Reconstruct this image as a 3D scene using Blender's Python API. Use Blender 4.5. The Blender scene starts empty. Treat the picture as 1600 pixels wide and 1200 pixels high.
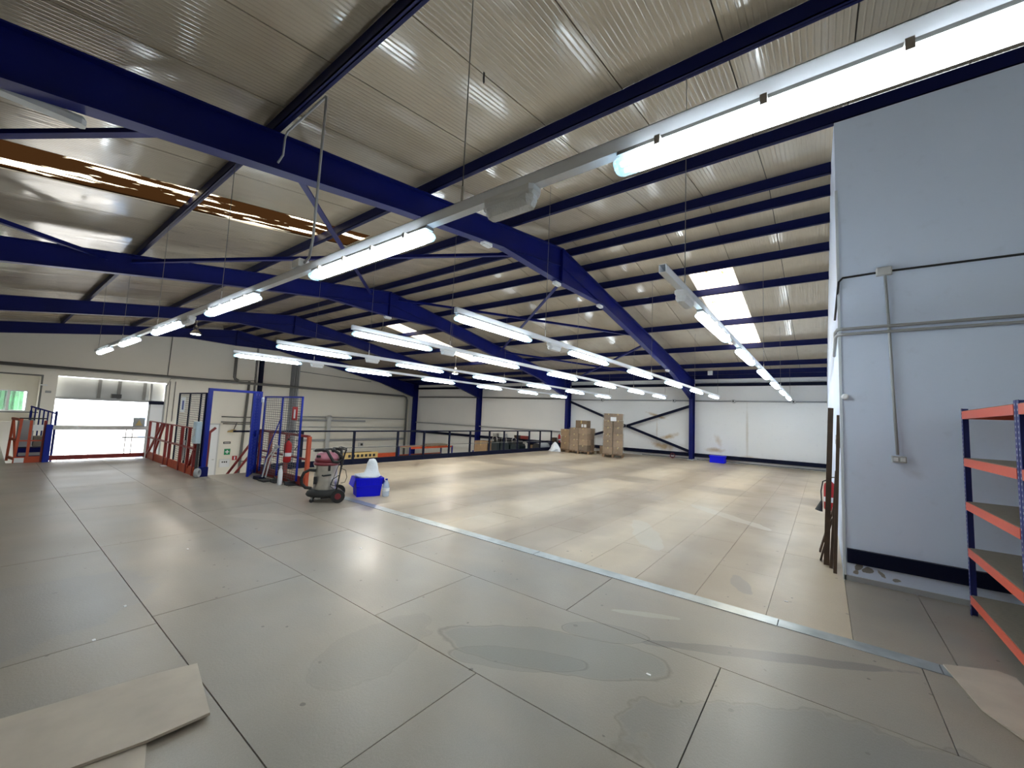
import bpy, math, random
from mathutils import Vector, Matrix
random.seed(7)
sc = bpy.context.scene
COL = sc.collection

# ------------------------------------------------------------------ camera
def make_camera():
    yaw, pit, rol = 0.65648632, 0.0818104, 0.04357251
    cy, sy, cp, sp, cr, sr = math.cos(yaw), math.sin(yaw), math.cos(pit), math.sin(pit), math.cos(rol), math.sin(rol)
    F = Vector((cy*cp, sy*cp, sp)); R0 = Vector((sy, -cy, 0)); U0 = R0.cross(F)
    R = R0*cr + U0*sr; U = -R0*sr + U0*cr
    cam = bpy.data.cameras.new('camera'); o = bpy.data.objects.new('camera', cam); COL.objects.link(o)
    cam.sensor_width = 36; cam.lens = 36*631.96/1600; cam.clip_start = .05; cam.clip_end = 300
    m = Matrix(((R.x, U.x, -F.x, 0), (R.y, U.y, -F.y, 0), (R.z, U.z, -F.z, 1.7), (0, 0, 0, 1)))
    o.matrix_world = m
    sc.camera = o
make_camera()

# ------------------------------------------------------------------ sky, sun, exposure
LAMP_E = 17.0
w = bpy.data.worlds.new('sky'); sc.world = w; w.use_nodes = True
bg = w.node_tree.nodes['Background']; bg.inputs[0].default_value = (.88, .94, 1, 1); bg.inputs[1].default_value = 3.2
sun = bpy.data.lights.new('sun', 'SUN'); sun.energy = 8.0; sun.angle = .02; sun.color = (1, .86, .66)
so = bpy.data.objects.new('sun', sun); COL.objects.link(so); so.rotation_euler = (math.radians(-20), math.radians(-18), 0)
vs = sc.view_settings
vs.view_transform = 'Standard'; vs.look = 'None'; vs.gamma = 1; vs.exposure = 1.05; vs.use_curve_mapping = False

# ------------------------------------------------------------------ materials
def mat(name, col, rough=.6, metal=0, noise=0, nscale=4, bump=0, bscale=40, emit=None, estr=0, alpha=1, spec=.5, randobj=0, trans=0):
    m = bpy.data.materials.new(name); m.use_nodes = True
    nt = m.node_tree; N = nt.nodes; L = nt.links; b = N['Principled BSDF']
    b.inputs['Base Color'].default_value = (*col, 1); b.inputs['Roughness'].default_value = rough
    b.inputs['Metallic'].default_value = metal; b.inputs['Specular IOR Level'].default_value = spec
    if trans: b.inputs['Transmission Weight'].default_value = trans
    if alpha < 1: b.inputs['Alpha'].default_value = alpha
    if emit: b.inputs['Emission Color'].default_value = (*emit, 1); b.inputs['Emission Strength'].default_value = estr
    if noise or randobj:
        g = N.new('ShaderNodeNewGeometry'); n = N.new('ShaderNodeTexNoise'); n.inputs['Scale'].default_value = nscale
        n.inputs['Detail'].default_value = 5; L.new(g.outputs['Position'], n.inputs['Vector'])
        r = N.new('ShaderNodeMapRange'); r.inputs[1].default_value = .3; r.inputs[2].default_value = .7
        r.inputs[3].default_value = 1-noise; r.inputs[4].default_value = 1+noise*.5; L.new(n.outputs['Fac'], r.inputs[0])
        out = r.outputs[0]
        if randobj:
            oi = N.new('ShaderNodeObjectInfo'); r2 = N.new('ShaderNodeMapRange'); r2.inputs[3].default_value = 1-randobj; r2.inputs[4].default_value = 1+randobj
            L.new(oi.outputs['Random'], r2.inputs[0]); mm = N.new('ShaderNodeMath'); mm.operation = 'MULTIPLY'
            L.new(out, mm.inputs[0]); L.new(r2.outputs[0], mm.inputs[1]); out = mm.outputs[0]
        mx = N.new('ShaderNodeVectorMath'); mx.operation = 'SCALE'; mx.inputs[0].default_value = col; L.new(out, mx.inputs['Scale'])
        L.new(mx.outputs[0], b.inputs['Base Color'])
    if bump:
        g = N.new('ShaderNodeNewGeometry'); n = N.new('ShaderNodeTexNoise'); n.inputs['Scale'].default_value = bscale
        L.new(g.outputs['Position'], n.inputs['Vector']); bp = N.new('ShaderNodeBump'); bp.inputs['Strength'].default_value = bump
        bp.inputs['Distance'].default_value = .02; L.new(n.outputs['Fac'], bp.inputs['Height']); L.new(bp.outputs[0], b.inputs['Normal'])
    return m

class G:
    """small node-graph helper"""
    def __init__(s, m):
        s.nt = m.node_tree; s.N = s.nt.nodes; s.L = s.nt.links; s.b = s.N['Principled BSDF']
        s.pos = s.N.new('ShaderNodeNewGeometry').outputs['Position']
    def lk(s, v, inp):
        if hasattr(v, 'links') or hasattr(v, 'is_linked'): s.L.new(v, inp)
        else: inp.default_value = v
    def math(s, op, a, b=0, c=None, clamp=False):
        n = s.N.new('ShaderNodeMath'); n.operation = op; n.use_clamp = clamp
        s.lk(a, n.inputs[0]); s.lk(b, n.inputs[1])
        if c is not None: s.lk(c, n.inputs[2])
        return n.outputs[0]
    def noise(s, scale, detail=4, stretch=(1, 1, 1), off=(0, 0, 0)):
        mp = s.N.new('ShaderNodeMapping'); mp.inputs['Scale'].default_value = stretch; mp.inputs['Location'].default_value = off
        s.L.new(s.pos, mp.inputs[0]); n = s.N.new('ShaderNodeTexNoise'); n.inputs['Scale'].default_value = scale; n.inputs['Detail'].default_value = detail
        s.L.new(mp.outputs[0], n.inputs['Vector']); return n.outputs['Fac']
    def rng(s, v, a, b, c=0., d=1.):
        n = s.N.new('ShaderNodeMapRange'); n.clamp = True; s.L.new(v, n.inputs[0])
        for i, x in enumerate((a, b, c, d)): n.inputs[i+1].default_value = x
        return n.outputs[0]
    def mix(s, f, a, b):
        n = s.N.new('ShaderNodeMix'); n.data_type = 'RGBA'; s.lk(f, n.inputs[0])
        for v, i in ((a, 6), (b, 7)):
            if isinstance(v, tuple): n.inputs[i].default_value = (*v, 1)
            else: s.L.new(v, n.inputs[i])
        return n.outputs[2]
    def blob(s, c, r, ang=0, plane='xy', wob=.35, wscale=3.):
        """distance-like value (0 at the centre, 1 on the outline) of a wobbly ellipse"""
        sep = s.N.new('ShaderNodeSeparateXYZ'); s.L.new(s.pos, sep.inputs[0])
        i, j = ('XYZ'.index(plane[0].upper()), 'XYZ'.index(plane[1].upper()))
        dx = s.math('SUBTRACT', sep.outputs[i], c[0]); dy = s.math('SUBTRACT', sep.outputs[j], c[1])
        ca, sa = math.cos(ang), math.sin(ang)
        u = s.math('ADD', s.math('MULTIPLY', dx, ca/r[0]), s.math('MULTIPLY', dy, sa/r[0]))
        v = s.math('ADD', s.math('MULTIPLY', dx, -sa/r[1]), s.math('MULTIPLY', dy, ca/r[1]))
        d = s.math('SQRT', s.math('ADD', s.math('MULTIPLY', u, u), s.math('MULTIPLY', v, v)))
        n = s.noise(wscale, 3, off=(c[0]*3, c[1]*7, 0))
        return s.math('ADD', d, s.math('MULTIPLY', s.math('SUBTRACT', n, .5), wob*2))

def board_mat(name, base, alt, dirt, rough, stains, aisles=None):
    m = bpy.data.materials.new(name); m.use_nodes = True; g = G(m)
    big = g.rng(g.noise(.55, 5), .35, .68); mid = g.rng(g.noise(2.2, 6, (1, .5, 1)), .4, .75)
    fine = g.rng(g.noise(160, 2), .3, .7, .93, 1.06)
    c = g.mix(big, base, alt); c = g.mix(g.math('MULTIPLY', mid, .45), c, dirt)
    if aisles:
        sep = g.N.new('ShaderNodeSeparateXYZ'); g.L.new(g.pos, sep.inputs[0])
        wob = g.math('MULTIPLY', g.math('SUBTRACT', g.noise(1.1, 4), .5), .7)
        msk = g.rng(g.math('ABSOLUTE', g.math('ADD', g.math('SUBTRACT', sep.outputs[0], 12.1), wob)), .85, .45)
        for cy_ in aisles: msk = g.math('MAXIMUM', msk, g.rng(g.math('ABSOLUTE', g.math('ADD', g.math('SUBTRACT', sep.outputs[1], cy_), wob)), .85, .35))
        c = g.mix(g.math('MULTIPLY', msk, .8), c, (.245, .185, .13))
    smu = g.math('MULTIPLY', g.rng(g.noise(1.0, 9, (1, .8, 1), (4, 9, 0)), .42, .75), .5)
    c = g.mix(smu, c, tuple(x*.72 for x in base))
    sp = g.rng(g.noise(16, 0), .83, .86, 0, .65)
    c = g.mix(sp, c, (.09, .075, .065))
    oi = g.N.new('ShaderNodeObjectInfo'); tone = g.rng(oi.outputs['Random'], 0, 1, .97, 1.03)
    for (cc, rr, a, colr, edge, amt, wob) in stains:
        d = g.blob(cc, rr, a, wob=wob)
        c = g.mix(g.math('MULTIPLY', g.rng(d, 1.0, .93), amt), c, colr)
        if edge:
            e = g.math('SUBTRACT', 1., g.rng(g.math('ABSOLUTE', g.math('SUBTRACT', d, 1.)), 0, .035))
            c = g.mix(g.math('MULTIPLY', e, edge), c, (.07, .07, .06))
    sc_ = g.N.new('ShaderNodeVectorMath'); sc_.operation = 'SCALE'; g.L.new(c, sc_.inputs[0]); g.L.new(g.math('MULTIPLY', fine, tone), sc_.inputs['Scale'])
    g.L.new(sc_.outputs[0], g.b.inputs['Base Color'])
    g.L.new(g.rng(g.noise(.8, 2), .2, .8, rough-.06, rough+.14), g.b.inputs['Roughness'])
    bp = g.N.new('ShaderNodeBump'); bp.inputs['Strength'].default_value = .12; bp.inputs['Distance'].default_value = .01
    g.L.new(g.noise(60, 3), bp.inputs['Height']); g.L.new(bp.outputs[0], g.b.inputs['Normal'])
    return m

M = {}
M['board_grey'] = board_mat('worn_grey_chipboard', (.32, .278, .222), (.255, .235, .205), (.37, .295, .215), .32, [
    ((2.72, 1.62), (.85, .27), -1.12, (.20, .195, .17), .45, .6, .22),
    ((2.45, 1.75), (.50, .13), -1.0, (.17, .17, .15), .4, .4, .22),
    ((3.22, 1.42), (.34, .14), -1.1, (.20, .19, .165), .5, .5, .22),
    ((3.75, .35), (.85, .07), -1.05, (.13, .125, .12), 0, .6, .55),
    ((2.75, .05), (1.0, .42), -1.1, (.19, .18, .165), .3, .55, .45),
    ((.2, 5.0), (1.0, .75), .3, (.25, .235, .22), 0, .5, .4),
    ((1.9, 2.6), (.5, .3), .2, (.25, .22, .18), .15, .5, .5), ((2.9, 6.8), (.7, .2), -.9, (.38, .34, .28), 0, .5, .6), ((3.75, 1.3), (.28, .05), -1.1, (.42, .38, .31), 0, .6, .5)])
M['board_beige'] = board_mat('pale_beige_chipboard', (.54, .44, .315), (.48, .39, .275), (.60, .51, .38), .34, [
    ((8.9, 1.6), (1.2, .16), .9, (.52, .49, .42), 0, .5, .6), ((6.4, 2.2), (.9, .2), .5, (.52, .49, .42), 0, .5, .6),
    ((5.2, .75), (.28, .10), .4, (.20, .18, .16), 0, .6, .7), ((13, 3.2), (3.5, .9), .1, (.48, .38, .26), 0, .35, .5)], aisles=(1.08, 3.38, 5.68, 8.0, 11.1))
M['sub'] = mat('dark_gap', (.04, .038, .035), .9)

def roof_mat():
    m = bpy.data.materials.new('ribbed_roof_liner'); m.use_nodes = True; g = G(m)
    c = g.mix(g.rng(g.noise(.7, 5), .3, .7), (.40, .34, .255), (.34, .29, .22))
    c = g.mix(g.rng(g.noise(3, 6, (.5, 1.5, 1)), .5, .8, 0, .5), c, (.28, .235, .175))
    oi = g.N.new('ShaderNodeObjectInfo'); sc_ = g.N.new('ShaderNodeVectorMath'); sc_.operation = 'SCALE'
    g.L.new(c, sc_.inputs[0]); g.L.new(g.rng(oi.outputs['Random'], 0, 1, .93, 1.05), sc_.inputs['Scale']); g.L.new(sc_.outputs[0], g.b.inputs['Base Color'])
    g.L.new(g.rng(g.noise(3, 4, (.3, 1, 1)), .35, .65, .06, .20), g.b.inputs['Roughness'])
    g.b.inputs['Specular IOR Level'].default_value = .9
    sep = g.N.new('ShaderNodeSeparateXYZ'); g.L.new(g.pos, sep.inputs[0])
    wv = g.math('SINE', g.math('MULTIPLY', sep.outputs[1], 2*math.pi/.055))
    wv = g.rng(wv, .35, 1.)
    wv = g.math('ADD', wv, g.math('MULTIPLY', g.noise(5, 3, (.25, 2, 1)), .5))
    bp = g.N.new('ShaderNodeBump'); bp.inputs['Strength'].default_value = .6; bp.inputs['Distance'].default_value = .004
    g.L.new(wv, bp.inputs['Height']); g.L.new(bp.outputs[0], g.b.inputs['Normal'])
    return m
M['roof'] = roof_mat()

def skylight_mat(name, bright, dark, lo, hi, stretch):
    m = bpy.data.materials.new(name); m.use_nodes = True; g = G(m)
    c = g.mix(g.rng(g.noise(1.5, 6, stretch), lo, hi), dark, bright)
    tr = g.N.new('ShaderNodeBsdfTranslucent'); df = g.N.new('ShaderNodeBsdfDiffuse'); mx = g.N.new('ShaderNodeMixShader'); mx.inputs[0].default_value = .25
    g.L.new(c, tr.inputs[0]); g.L.new(c, df.inputs[0]); g.L.new(tr.outputs[0], mx.inputs[1]); g.L.new(df.outputs[0], mx.inputs[2])
    g.L.new(mx.outputs[0], g.N['Material Output'].inputs[0]); return m
M['sky_white'] = skylight_mat('translucent_white_skylight', (.95, .86, .68), (.30, .17, .07), .30, .38, (1, 3, 1))
M['sky_rust'] = skylight_mat('grimy_brown_skylight', (.95, .85, .65), (.008, .0035, .0012), .57, .62, (.55, 4, 1))

def wall_mat(name, base, shade, blobs, ws=4., bump=.05, rough=.75):
    m = bpy.data.materials.new(name); m.use_nodes = True; g = G(m)
    c = g.mix(g.rng(g.noise(.5, 5), .3, .7), base, shade)
    c = g.mix(g.rng(g.noise(7, 4), .62, .80, 0, .25), c, tuple(x*.7 for x in base))
    for (plane, cc, rr, a, colr, soft, amt, wob) in blobs:
        d = g.blob(cc, rr, a, plane, wob, ws)
        c = g.mix(g.math('MULTIPLY', g.rng(d, 1., 1.-soft), amt), c, colr)
    g.L.new(c, g.b.inputs['Base Color']); g.b.inputs['Roughness'].default_value = rough
    bp = g.N.new('ShaderNodeBump'); bp.inputs['Strength'].default_value = bump; bp.inputs['Distance'].default_value = .02
    g.L.new(g.noise(25, 4), bp.inputs['Height']); g.L.new(bp.outputs[0], g.b.inputs['Normal']); return m
ru = (.42, .26, .09)
M['wall_far'] = wall_mat('painted_far_wall', (.80, .79, .77), (.75, .75, .74), [
    ('yz', (6.3, 1.05), (.55, .16), -.35, ru, .7, .8, .6), ('yz', (6.6, .55), (.7, .22), .2, ru, .8, .8, .6), ('yz', (6.9, 2.1), (.7, .10), .3, ru, .8, .8, .5),
    ('yz', (6.9, 1.3), (.05, .8), 0, ru, .8, .35, .5), ('yz', (4.1, .55), (.5, .13), 0, ru, .8, .7, .6), ('yz', (4.0, 1.0), (.16, .35), -.3, ru, .8, .4, .8),
    ('yz', (2.78, 1.4), (.07, 1.7), 0, (.45, .38, .28), .8, .5, .3), ('yz', (2.7, .3), (.45, .14), 0, ru, .8, .45, .5), ('yz', (3.6, .08), (1.3, .12), 0, ru, .8, .45, .4)])
M['wall'] = wall_mat('painted_wall', (.84, .81, .73), (.80, .77, .69), [])
pl = (.22, .22, .22)
M['wall_lamp_tint'] = wall_mat('lamp_tinted_wall', (.70, .79, .96), (.66, .75, .92), [  # blue in the base colour imitates cool light from the near lamp
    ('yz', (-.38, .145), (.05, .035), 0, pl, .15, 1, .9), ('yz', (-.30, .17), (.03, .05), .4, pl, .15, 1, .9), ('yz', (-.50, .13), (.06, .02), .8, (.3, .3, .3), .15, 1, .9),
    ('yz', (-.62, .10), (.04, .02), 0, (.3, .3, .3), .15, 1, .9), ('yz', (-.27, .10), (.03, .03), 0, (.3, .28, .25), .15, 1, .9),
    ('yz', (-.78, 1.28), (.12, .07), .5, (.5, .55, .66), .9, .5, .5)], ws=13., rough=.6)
M['blue'] = mat('navy_blue_steel', (.003, .007, .11), .45, spec=.2, noise=.25, nscale=1.5)
M['purlin'] = mat('deep_blue_purlin_paint', (.003, .006, .06), .5, spec=.2)
M['navy'] = mat('dark_navy_steel', (.003, .005, .022), .5, spec=.15)
M['royal'] = mat('royal_blue_paint', (.004, .018, .27), .4, spec=.3)
M['orange'] = mat('orange_red_paint', (.50, .075, .025), .45, noise=.15)
M['red'] = mat('deep_red_paint', (.24, .022, .018), .45, noise=.15)
M['shelf_orange'] = mat('orange_shelf_beam', (.75, .13, .075), .4)
M['chip'] = mat('brown_shelf_board', (.20, .175, .135), .7, noise=.1, nscale=30)
M['white'] = mat('white_metal', (.78, .80, .82), .35)
M['rail'] = mat('white_trunking', (.86, .89, .95), .4)
M['grey'] = mat('grey_plastic', (.33, .34, .34), .5)
M['lgrey'] = mat('light_grey_plastic', (.55, .56, .56), .45)
M['pipe'] = mat('dark_grey_pipe', (.13, .13, .125), .5)
M['conduit'] = mat('grey_conduit', (.36, .37, .38), .4)
M['black'] = mat('black_plastic', (.012, .012, .014), .45)
M['rubber'] = mat('black_rubber', (.02, .02, .02), .7)
M['steel'] = mat('brushed_steel', (.68, .66, .62), .3, .85, noise=.15, nscale=8)
M['strip'] = mat('galvanised_strip', (.40, .44, .45), .33, .55, noise=.25, nscale=5)
M['pinkred'] = mat('faded_red_plastic', (.52, .20, .26), .4)
M['dred'] = mat('dark_red_plastic', (.18, .02, .03), .4)
M['box_blue'] = mat('bright_blue_plastic', (.002, .004, .72), .5, spec=.25)
M['bag'] = mat('white_plastic_bag', (.80, .84, .88), .3, bump=.6, bscale=30)
M['clear'] = mat('clear_blue_plastic', (.55, .72, .95), .1, alpha=.45)
M['film'] = mat('stretch_film', (.75, .72, .66), .1, alpha=.10, bump=1, bscale=14, spec=1)
M['card'] = mat('brown_cardboard', (.28, .185, .11), .8, noise=.15, nscale=5, randobj=.35)
M['wood'] = mat('pallet_wood', (.24, .15, .085), .8, noise=.3, nscale=15, randobj=.15)
M['dwood'] = mat('dark_timber', (.055, .03, .016), .7, noise=.3, nscale=8, randobj=.3)
M['ply'] = mat('pale_board', (.50, .43, .345), .6, noise=.12, nscale=5)
M['plyedge'] = mat('board_edge', (.16, .11, .06), .8)
M['tape'] = mat('paper', (.8, .8, .8), .6)
M['yellow'] = mat('yellow_crate', (.55, .40, .16), .6)
M['green'] = mat('safety_green', (.01, .25, .10), .5)
M['teal'] = mat('dark_teal_paint', (.003, .012, .016), .4)
M['chrome'] = mat('chrome', (.8, .8, .8), .12, 1)
M['sign_red'] = mat('sign_red', (.42, .008, .012), .5)
M['ground'] = mat('pale_tarmac', (.55, .55, .55), .9)
M['hole'] = mat('punched_hole', (.45, .48, .55), .6)
M['lens'] = mat('lit_lamp_lens', (.8, .9, 1), .3, emit=(.84, .94, 1.0), estr=LAMP_E)
M['tube'] = mat('lit_tube', (.8, .9, 1), .3, emit=(.75, .92, 1.0), estr=6)
M['lens_end'] = mat('clear_lamp_end', (.55, .75, .85), .15, alpha=.55, spec=.8)
M['bulkhead'] = mat('ribbed_bulkhead_lens', (.86, .89, .92), .25, bump=.5, bscale=90)
M['warm'] = mat('lit_high_bay', (1, .95, .8), .4, emit=(1, .93, .8), estr=340)
M['leaf'] = mat('hedge_green', (.05, .22, .08), .8, noise=.6, nscale=3)
gm = bpy.data.materials.new('window_glass'); gm.use_nodes = True
_b = gm.node_tree.nodes['Principled BSDF']; _b.inputs['Base Color'].default_value = (.8, .95, .95, 1); _b.inputs['Roughness'].default_value = .02; _b.inputs['Alpha'].default_value = .15
M['glass'] = gm

# ------------------------------------------------------------------ mesh helpers
class MB:
    def __init__(s): s.v = []; s.f = []
    def poly(s, vs, fs):
        o = len(s.v); s.v += [tuple(v) for v in vs]; s.f += [tuple(i+o for i in f) for f in fs]; return s
    def box(s, a, b):
        x0, y0, z0 = [min(a[i], b[i]) for i in range(3)]; x1, y1, z1 = [max(a[i], b[i]) for i in range(3)]
        return s.poly([(x0,y0,z0),(x1,y0,z0),(x1,y1,z0),(x0,y1,z0),(x0,y0,z1),(x1,y0,z1),(x1,y1,z1),(x0,y1,z1)],
                      [(0,3,2,1),(4,5,6,7),(0,1,5,4),(1,2,6,5),(2,3,7,6),(3,0,4,7)])
    def bevbox(s, a, b, r):
        """box with its four upright edges and top edge chamfered"""
        x0, y0, z0 = a; x1, y1, z1 = b
        def ring(i, z): return [(x0+r,y0+i,z),(x1-r,y0+i,z),(x1-i,y0+r,z),(x1-i,y1-r,z),(x1-r,y1-i,z),(x0+r,y1-i,z),(x0+i,y1-r,z),(x0+i,y0+r,z)]
        rs = [ring(0, z0), ring(0, z1-r), ring(r*.6, z1)]; vs = sum(rs, []); fs = [tuple(range(7, -1, -1)), tuple(range(16, 24))]
        for k in range(2):
            for i in range(8): j = (i+1) % 8; fs.append((k*8+i, k*8+j, k*8+8+j, k*8+8+i))
        return s.poly(vs, fs)
    def bar(s, a, b, w, h=None, up=(0, 0, 1)):
        """rectangular bar from a to b, w across, h along 'up'"""
        h = w if h is None else h; a = Vector(a); b = Vector(b); d = (b-a).normalized(); u = Vector(up)
        if abs(d.dot(u)) > .98: u = Vector((1, 0, 0))
        sd = d.cross(u).normalized()*w/2; uu = sd.cross(d).normalized()*h/2
        vs = [p+q for p in (a, b) for q in (-sd-uu, sd-uu, sd+uu, -sd+uu)]
        return s.poly(vs, [(0,1,2,3)[::-1], (4,5,6,7), (0,1,5,4), (1,2,6,5), (2,3,7,6), (3,0,4,7)])
    def tube(s, pts, r, n=8, cap=True):
        pts = [Vector(p) for p in pts]; rr = r if isinstance(r, (list, tuple)) else [r]*len(pts); vs = []; fs = []
        prev = None
        for i, p in enumerate(pts):
            d = (pts[min(i+1, len(pts)-1)]-pts[max(i-1, 0)]).normalized()
            if prev is None:
                u = Vector((0, 0, 1)) if abs(d.z) < .9 else Vector((1, 0, 0)); a = d.cross(u).normalized()
            else: a = (prev - d*prev.dot(d)).normalized()
            prev = a; b = d.cross(a)
            vs += [p+(a*math.cos(t)+b*math.sin(t))*rr[i] for t in [2*math.pi*k/n for k in range(n)]]
        for i in range(len(pts)-1):
            for k in range(n): l = (k+1) % n; fs.append((i*n+k, i*n+l, i*n+n+l, i*n+n+k))
        if cap: fs += [tuple(range(n-1, -1, -1)), tuple(range((len(pts)-1)*n, len(pts)*n))]
        return s.poly(vs, fs)
    def lathe(s, c, prof, n=20, sx=1, sy=1):
        return s.poly([(c[0]+r*sx*math.cos(2*math.pi*k/n), c[1]+r*sy*math.sin(2*math.pi*k/n), c[2]+z) for r, z in prof for k in range(n)],
            [(i*n+k, i*n+(k+1) % n, i*n+n+(k+1) % n, i*n+n+k) for i in range(len(prof)-1) for k in range(n)] + [tuple(range(n-1, -1, -1)), tuple(range((len(prof)-1)*n, len(prof)*n))])
    def prism(s, pts2, axis, a, b):
        """polygon pts2 extruded along axis 'x','y' or 'z' from a to b"""
        def m(p, t): return {'x': (t, p[0], p[1]), 'y': (p[0], t, p[1]), 'z': (p[0], p[1], t)}[axis]
        n = len(pts2); return s.poly([m(p, a) for p in pts2]+[m(p, b) for p in pts2], [tuple(range(n-1, -1, -1)), tuple(range(n, 2*n))]+[(i, (i+1) % n, n+(i+1) % n, n+i) for i in range(n)])
    def build(s, name, m, parent=None, origin=None, smooth=False, kind=None, xf=None, label=None):
        if origin is None: origin = parent['_o'] if (parent is not None and '_o' in parent) else (0, 0, 0)
        me = bpy.data.meshes.new(name)
        vs = [Vector(v) for v in s.v]
        if xf: vs = [xf @ v for v in vs]
        O = Vector(origin); me.from_pydata([v-O for v in vs], [], s.f); me.update()
        me.materials.append(M[m] if isinstance(m, str) else m)
        if smooth:
            for p in me.polygons: p.use_smooth = True
        bm_fix(me)
        o = bpy.data.objects.new(name, me); COL.objects.link(o)
        if parent is not None: o.parent = parent; o['_o'] = tuple(origin)
        else: o.location = O; o['_o'] = tuple(origin)
        if kind: o['kind'] = kind
        if label: o['label'] = label
        return o
import bmesh
def bm_fix(me):
    b = bmesh.new(); b.from_mesh(me); bmesh.ops.recalc_face_normals(b, faces=b.faces); b.to_mesh(me); b.free()
def smooth_by(o):
    for p in o.data.polygons: p.use_smooth = True
    return o
def tag(o, label, cat, group=None):
    o['label'] = label; o['category'] = cat
    if group: o['group'] = group
    return o
def thing(name, label, cat, loc=(0, 0, 0), rz=0, group=None, world=True):
    """Empty at the thing's base. world=True: parts are given in world coordinates; else local ones"""
    o = bpy.data.objects.new(name, None); COL.objects.link(o); o.location = loc; o.rotation_euler = (0, 0, rz); o.empty_display_size = .1
    o['_o'] = tuple(loc) if world else (0, 0, 0)
    return tag(o, label, cat, group)
def struct(name, mb, m, parent=None, **k):
    o = mb.build(name, m, parent, **k)
    if parent is None: o['kind'] = 'structure'
    return o
def solo(name, mb, m, label, cat, group=None, **k):
    xs = list(zip(*mb.v)); org = ((min(xs[0])+max(xs[0]))/2, (min(xs[1])+max(xs[1]))/2, min(xs[2]))
    return tag(mb.build(name, m, None, origin=org, **k), label, cat, group)
def kids(o, lst): return [c for c in lst if c.parent == o]

def copy_tree(root, loc, label, children):
    r = root.copy(); COL.objects.link(r); r.location = loc; r['label'] = label
    for ch, subs in children:
        c = ch.copy(); COL.objects.link(c); c.parent = r
        for g_ in subs:
            d = g_.copy(); COL.objects.link(d); d.parent = c
    return r

# ------------------------------------------------------------------ key dimensions
RX, RZ, S = 8.4, 5.93, .152            # ridge x, rafter-top height there, slope
def rz(x): return RZ - S*abs(x-RX)     # top of rafters / underside of purlins
X1, YG, XR, YS = 21.55, 27.3, 6.25, -.17
XL, YB = -5.0, -4.2
LOW = -3.6                             # lower floor
ORD = ['first','second','third','fourth','fifth','sixth','seventh','eighth','ninth','tenth','eleventh','twelfth','thirteenth','fourteenth']

# ------------------------------------------------------------------ floors
fl = struct('floor', MB().box((XL, YB, -.30), (3.2, 16.25, -.022)).box((3.2, YB, -.30), (6.25, 11.8, -.022)).box((XL, 16.25, -.30), (.48, 26.8, -.022)).box((6.25, YS, -.30), (X1, 11.8, -.022)), 'sub')
cut = []
def board(x0, x1, y0, y1, m, lip=0):
    if y1 <= y0: return
    if x1-x0 < .05 or y1-y0 < .05: return
    g_ = .0025 if m == 'board_grey' else .001; z = -.022; t = random.uniform(-.0012, .0)+lip
    b = MB().bevbox((x0+g_, y0+g_, z), (x1-g_, y1-g_, t), .002)
    b.build('board', m, fl)
for yy_ in range(5):
    board(-2.6, -.75, 16.25+yy_*2.1, 16.25+yy_*2.1+2.1, 'board_grey'); board(-.75, .48, 16.25+yy_*2.1, 16.25+yy_*2.1+2.1, 'board_grey')
cols = [(-5, -3.77, 1.0), (-3.77, -2.58, 2.2), (-2.58, -1.4, 1.0), (-1.4, -.2, 2.2), (-.2, .97, 1.7), (.97, 2.15, 1.85), (2.15, 3.34, .6), (3.34, 4.35, 1.85)]
for x0, x1, off in cols:
    y = off-2.4*3
    while y < 16.25:
        a, b = max(y, YB), min(y+2.4, 16.25)
        if x1 > 3.2:
            # beyond the gate line the slab stops at the stairwell
            b = min(b, 11.7)
        if b > a: board(x0, x1, a, b, 'board_grey')
        if 2 < x0 < 3: board(x0, 3.2, max(a, 11.7), min(y+2.4, 16.25), 'board_grey')
        y += 2.4
for i in range(20):
    y0 = YS+.0 + (i*.61 if i else 0); y1 = min(YS+.0+(i+1)*.61, 11.75)
    x = 4.5 - (i % 2)*1.2
    if y0 >= 11.75: break
    while x < X1:
        a, b = max(x, 4.5), min(x+2.4, X1-.02)
        if b > a: board(a, b, y0, y1, 'board_beige')
        x += 2.4
# strip of floor in front of the right wall (y < wall corner)
for k in range(7):
    board(4.5, 6.24, YS-(k+1)*.6, YS-k*.6, 'board_grey')
# galvanised joint strips
for k, (a, b) in enumerate([(-4.0, -.66), (-.66+.0, .34), (.34, 2.9), (2.9, 5.4), (5.4, 7.5)]):
    MB().bevbox((4.345, a+.003, -.02), (4.505, b-.003, .005), .002).build('joint_strip', 'strip', fl)
struct('floor', MB().box((XL, 11.0, LOW-.1), (X1, YG+.3, LOW)), 'ground')
# edge beam of the mezzanine
struct('trim_1', MB().box((4.4, 11.76, -.34), (X1, 11.86, -.01)), 'navy')
struct('trim_2', MB().box((XL, 16.25, -.34), (3.2, 16.33, -.01)), 'navy')
struct('trim_3', MB().box((3.2, 11.76, -.34), (3.26, 16.25, -.01)), 'navy')

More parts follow.
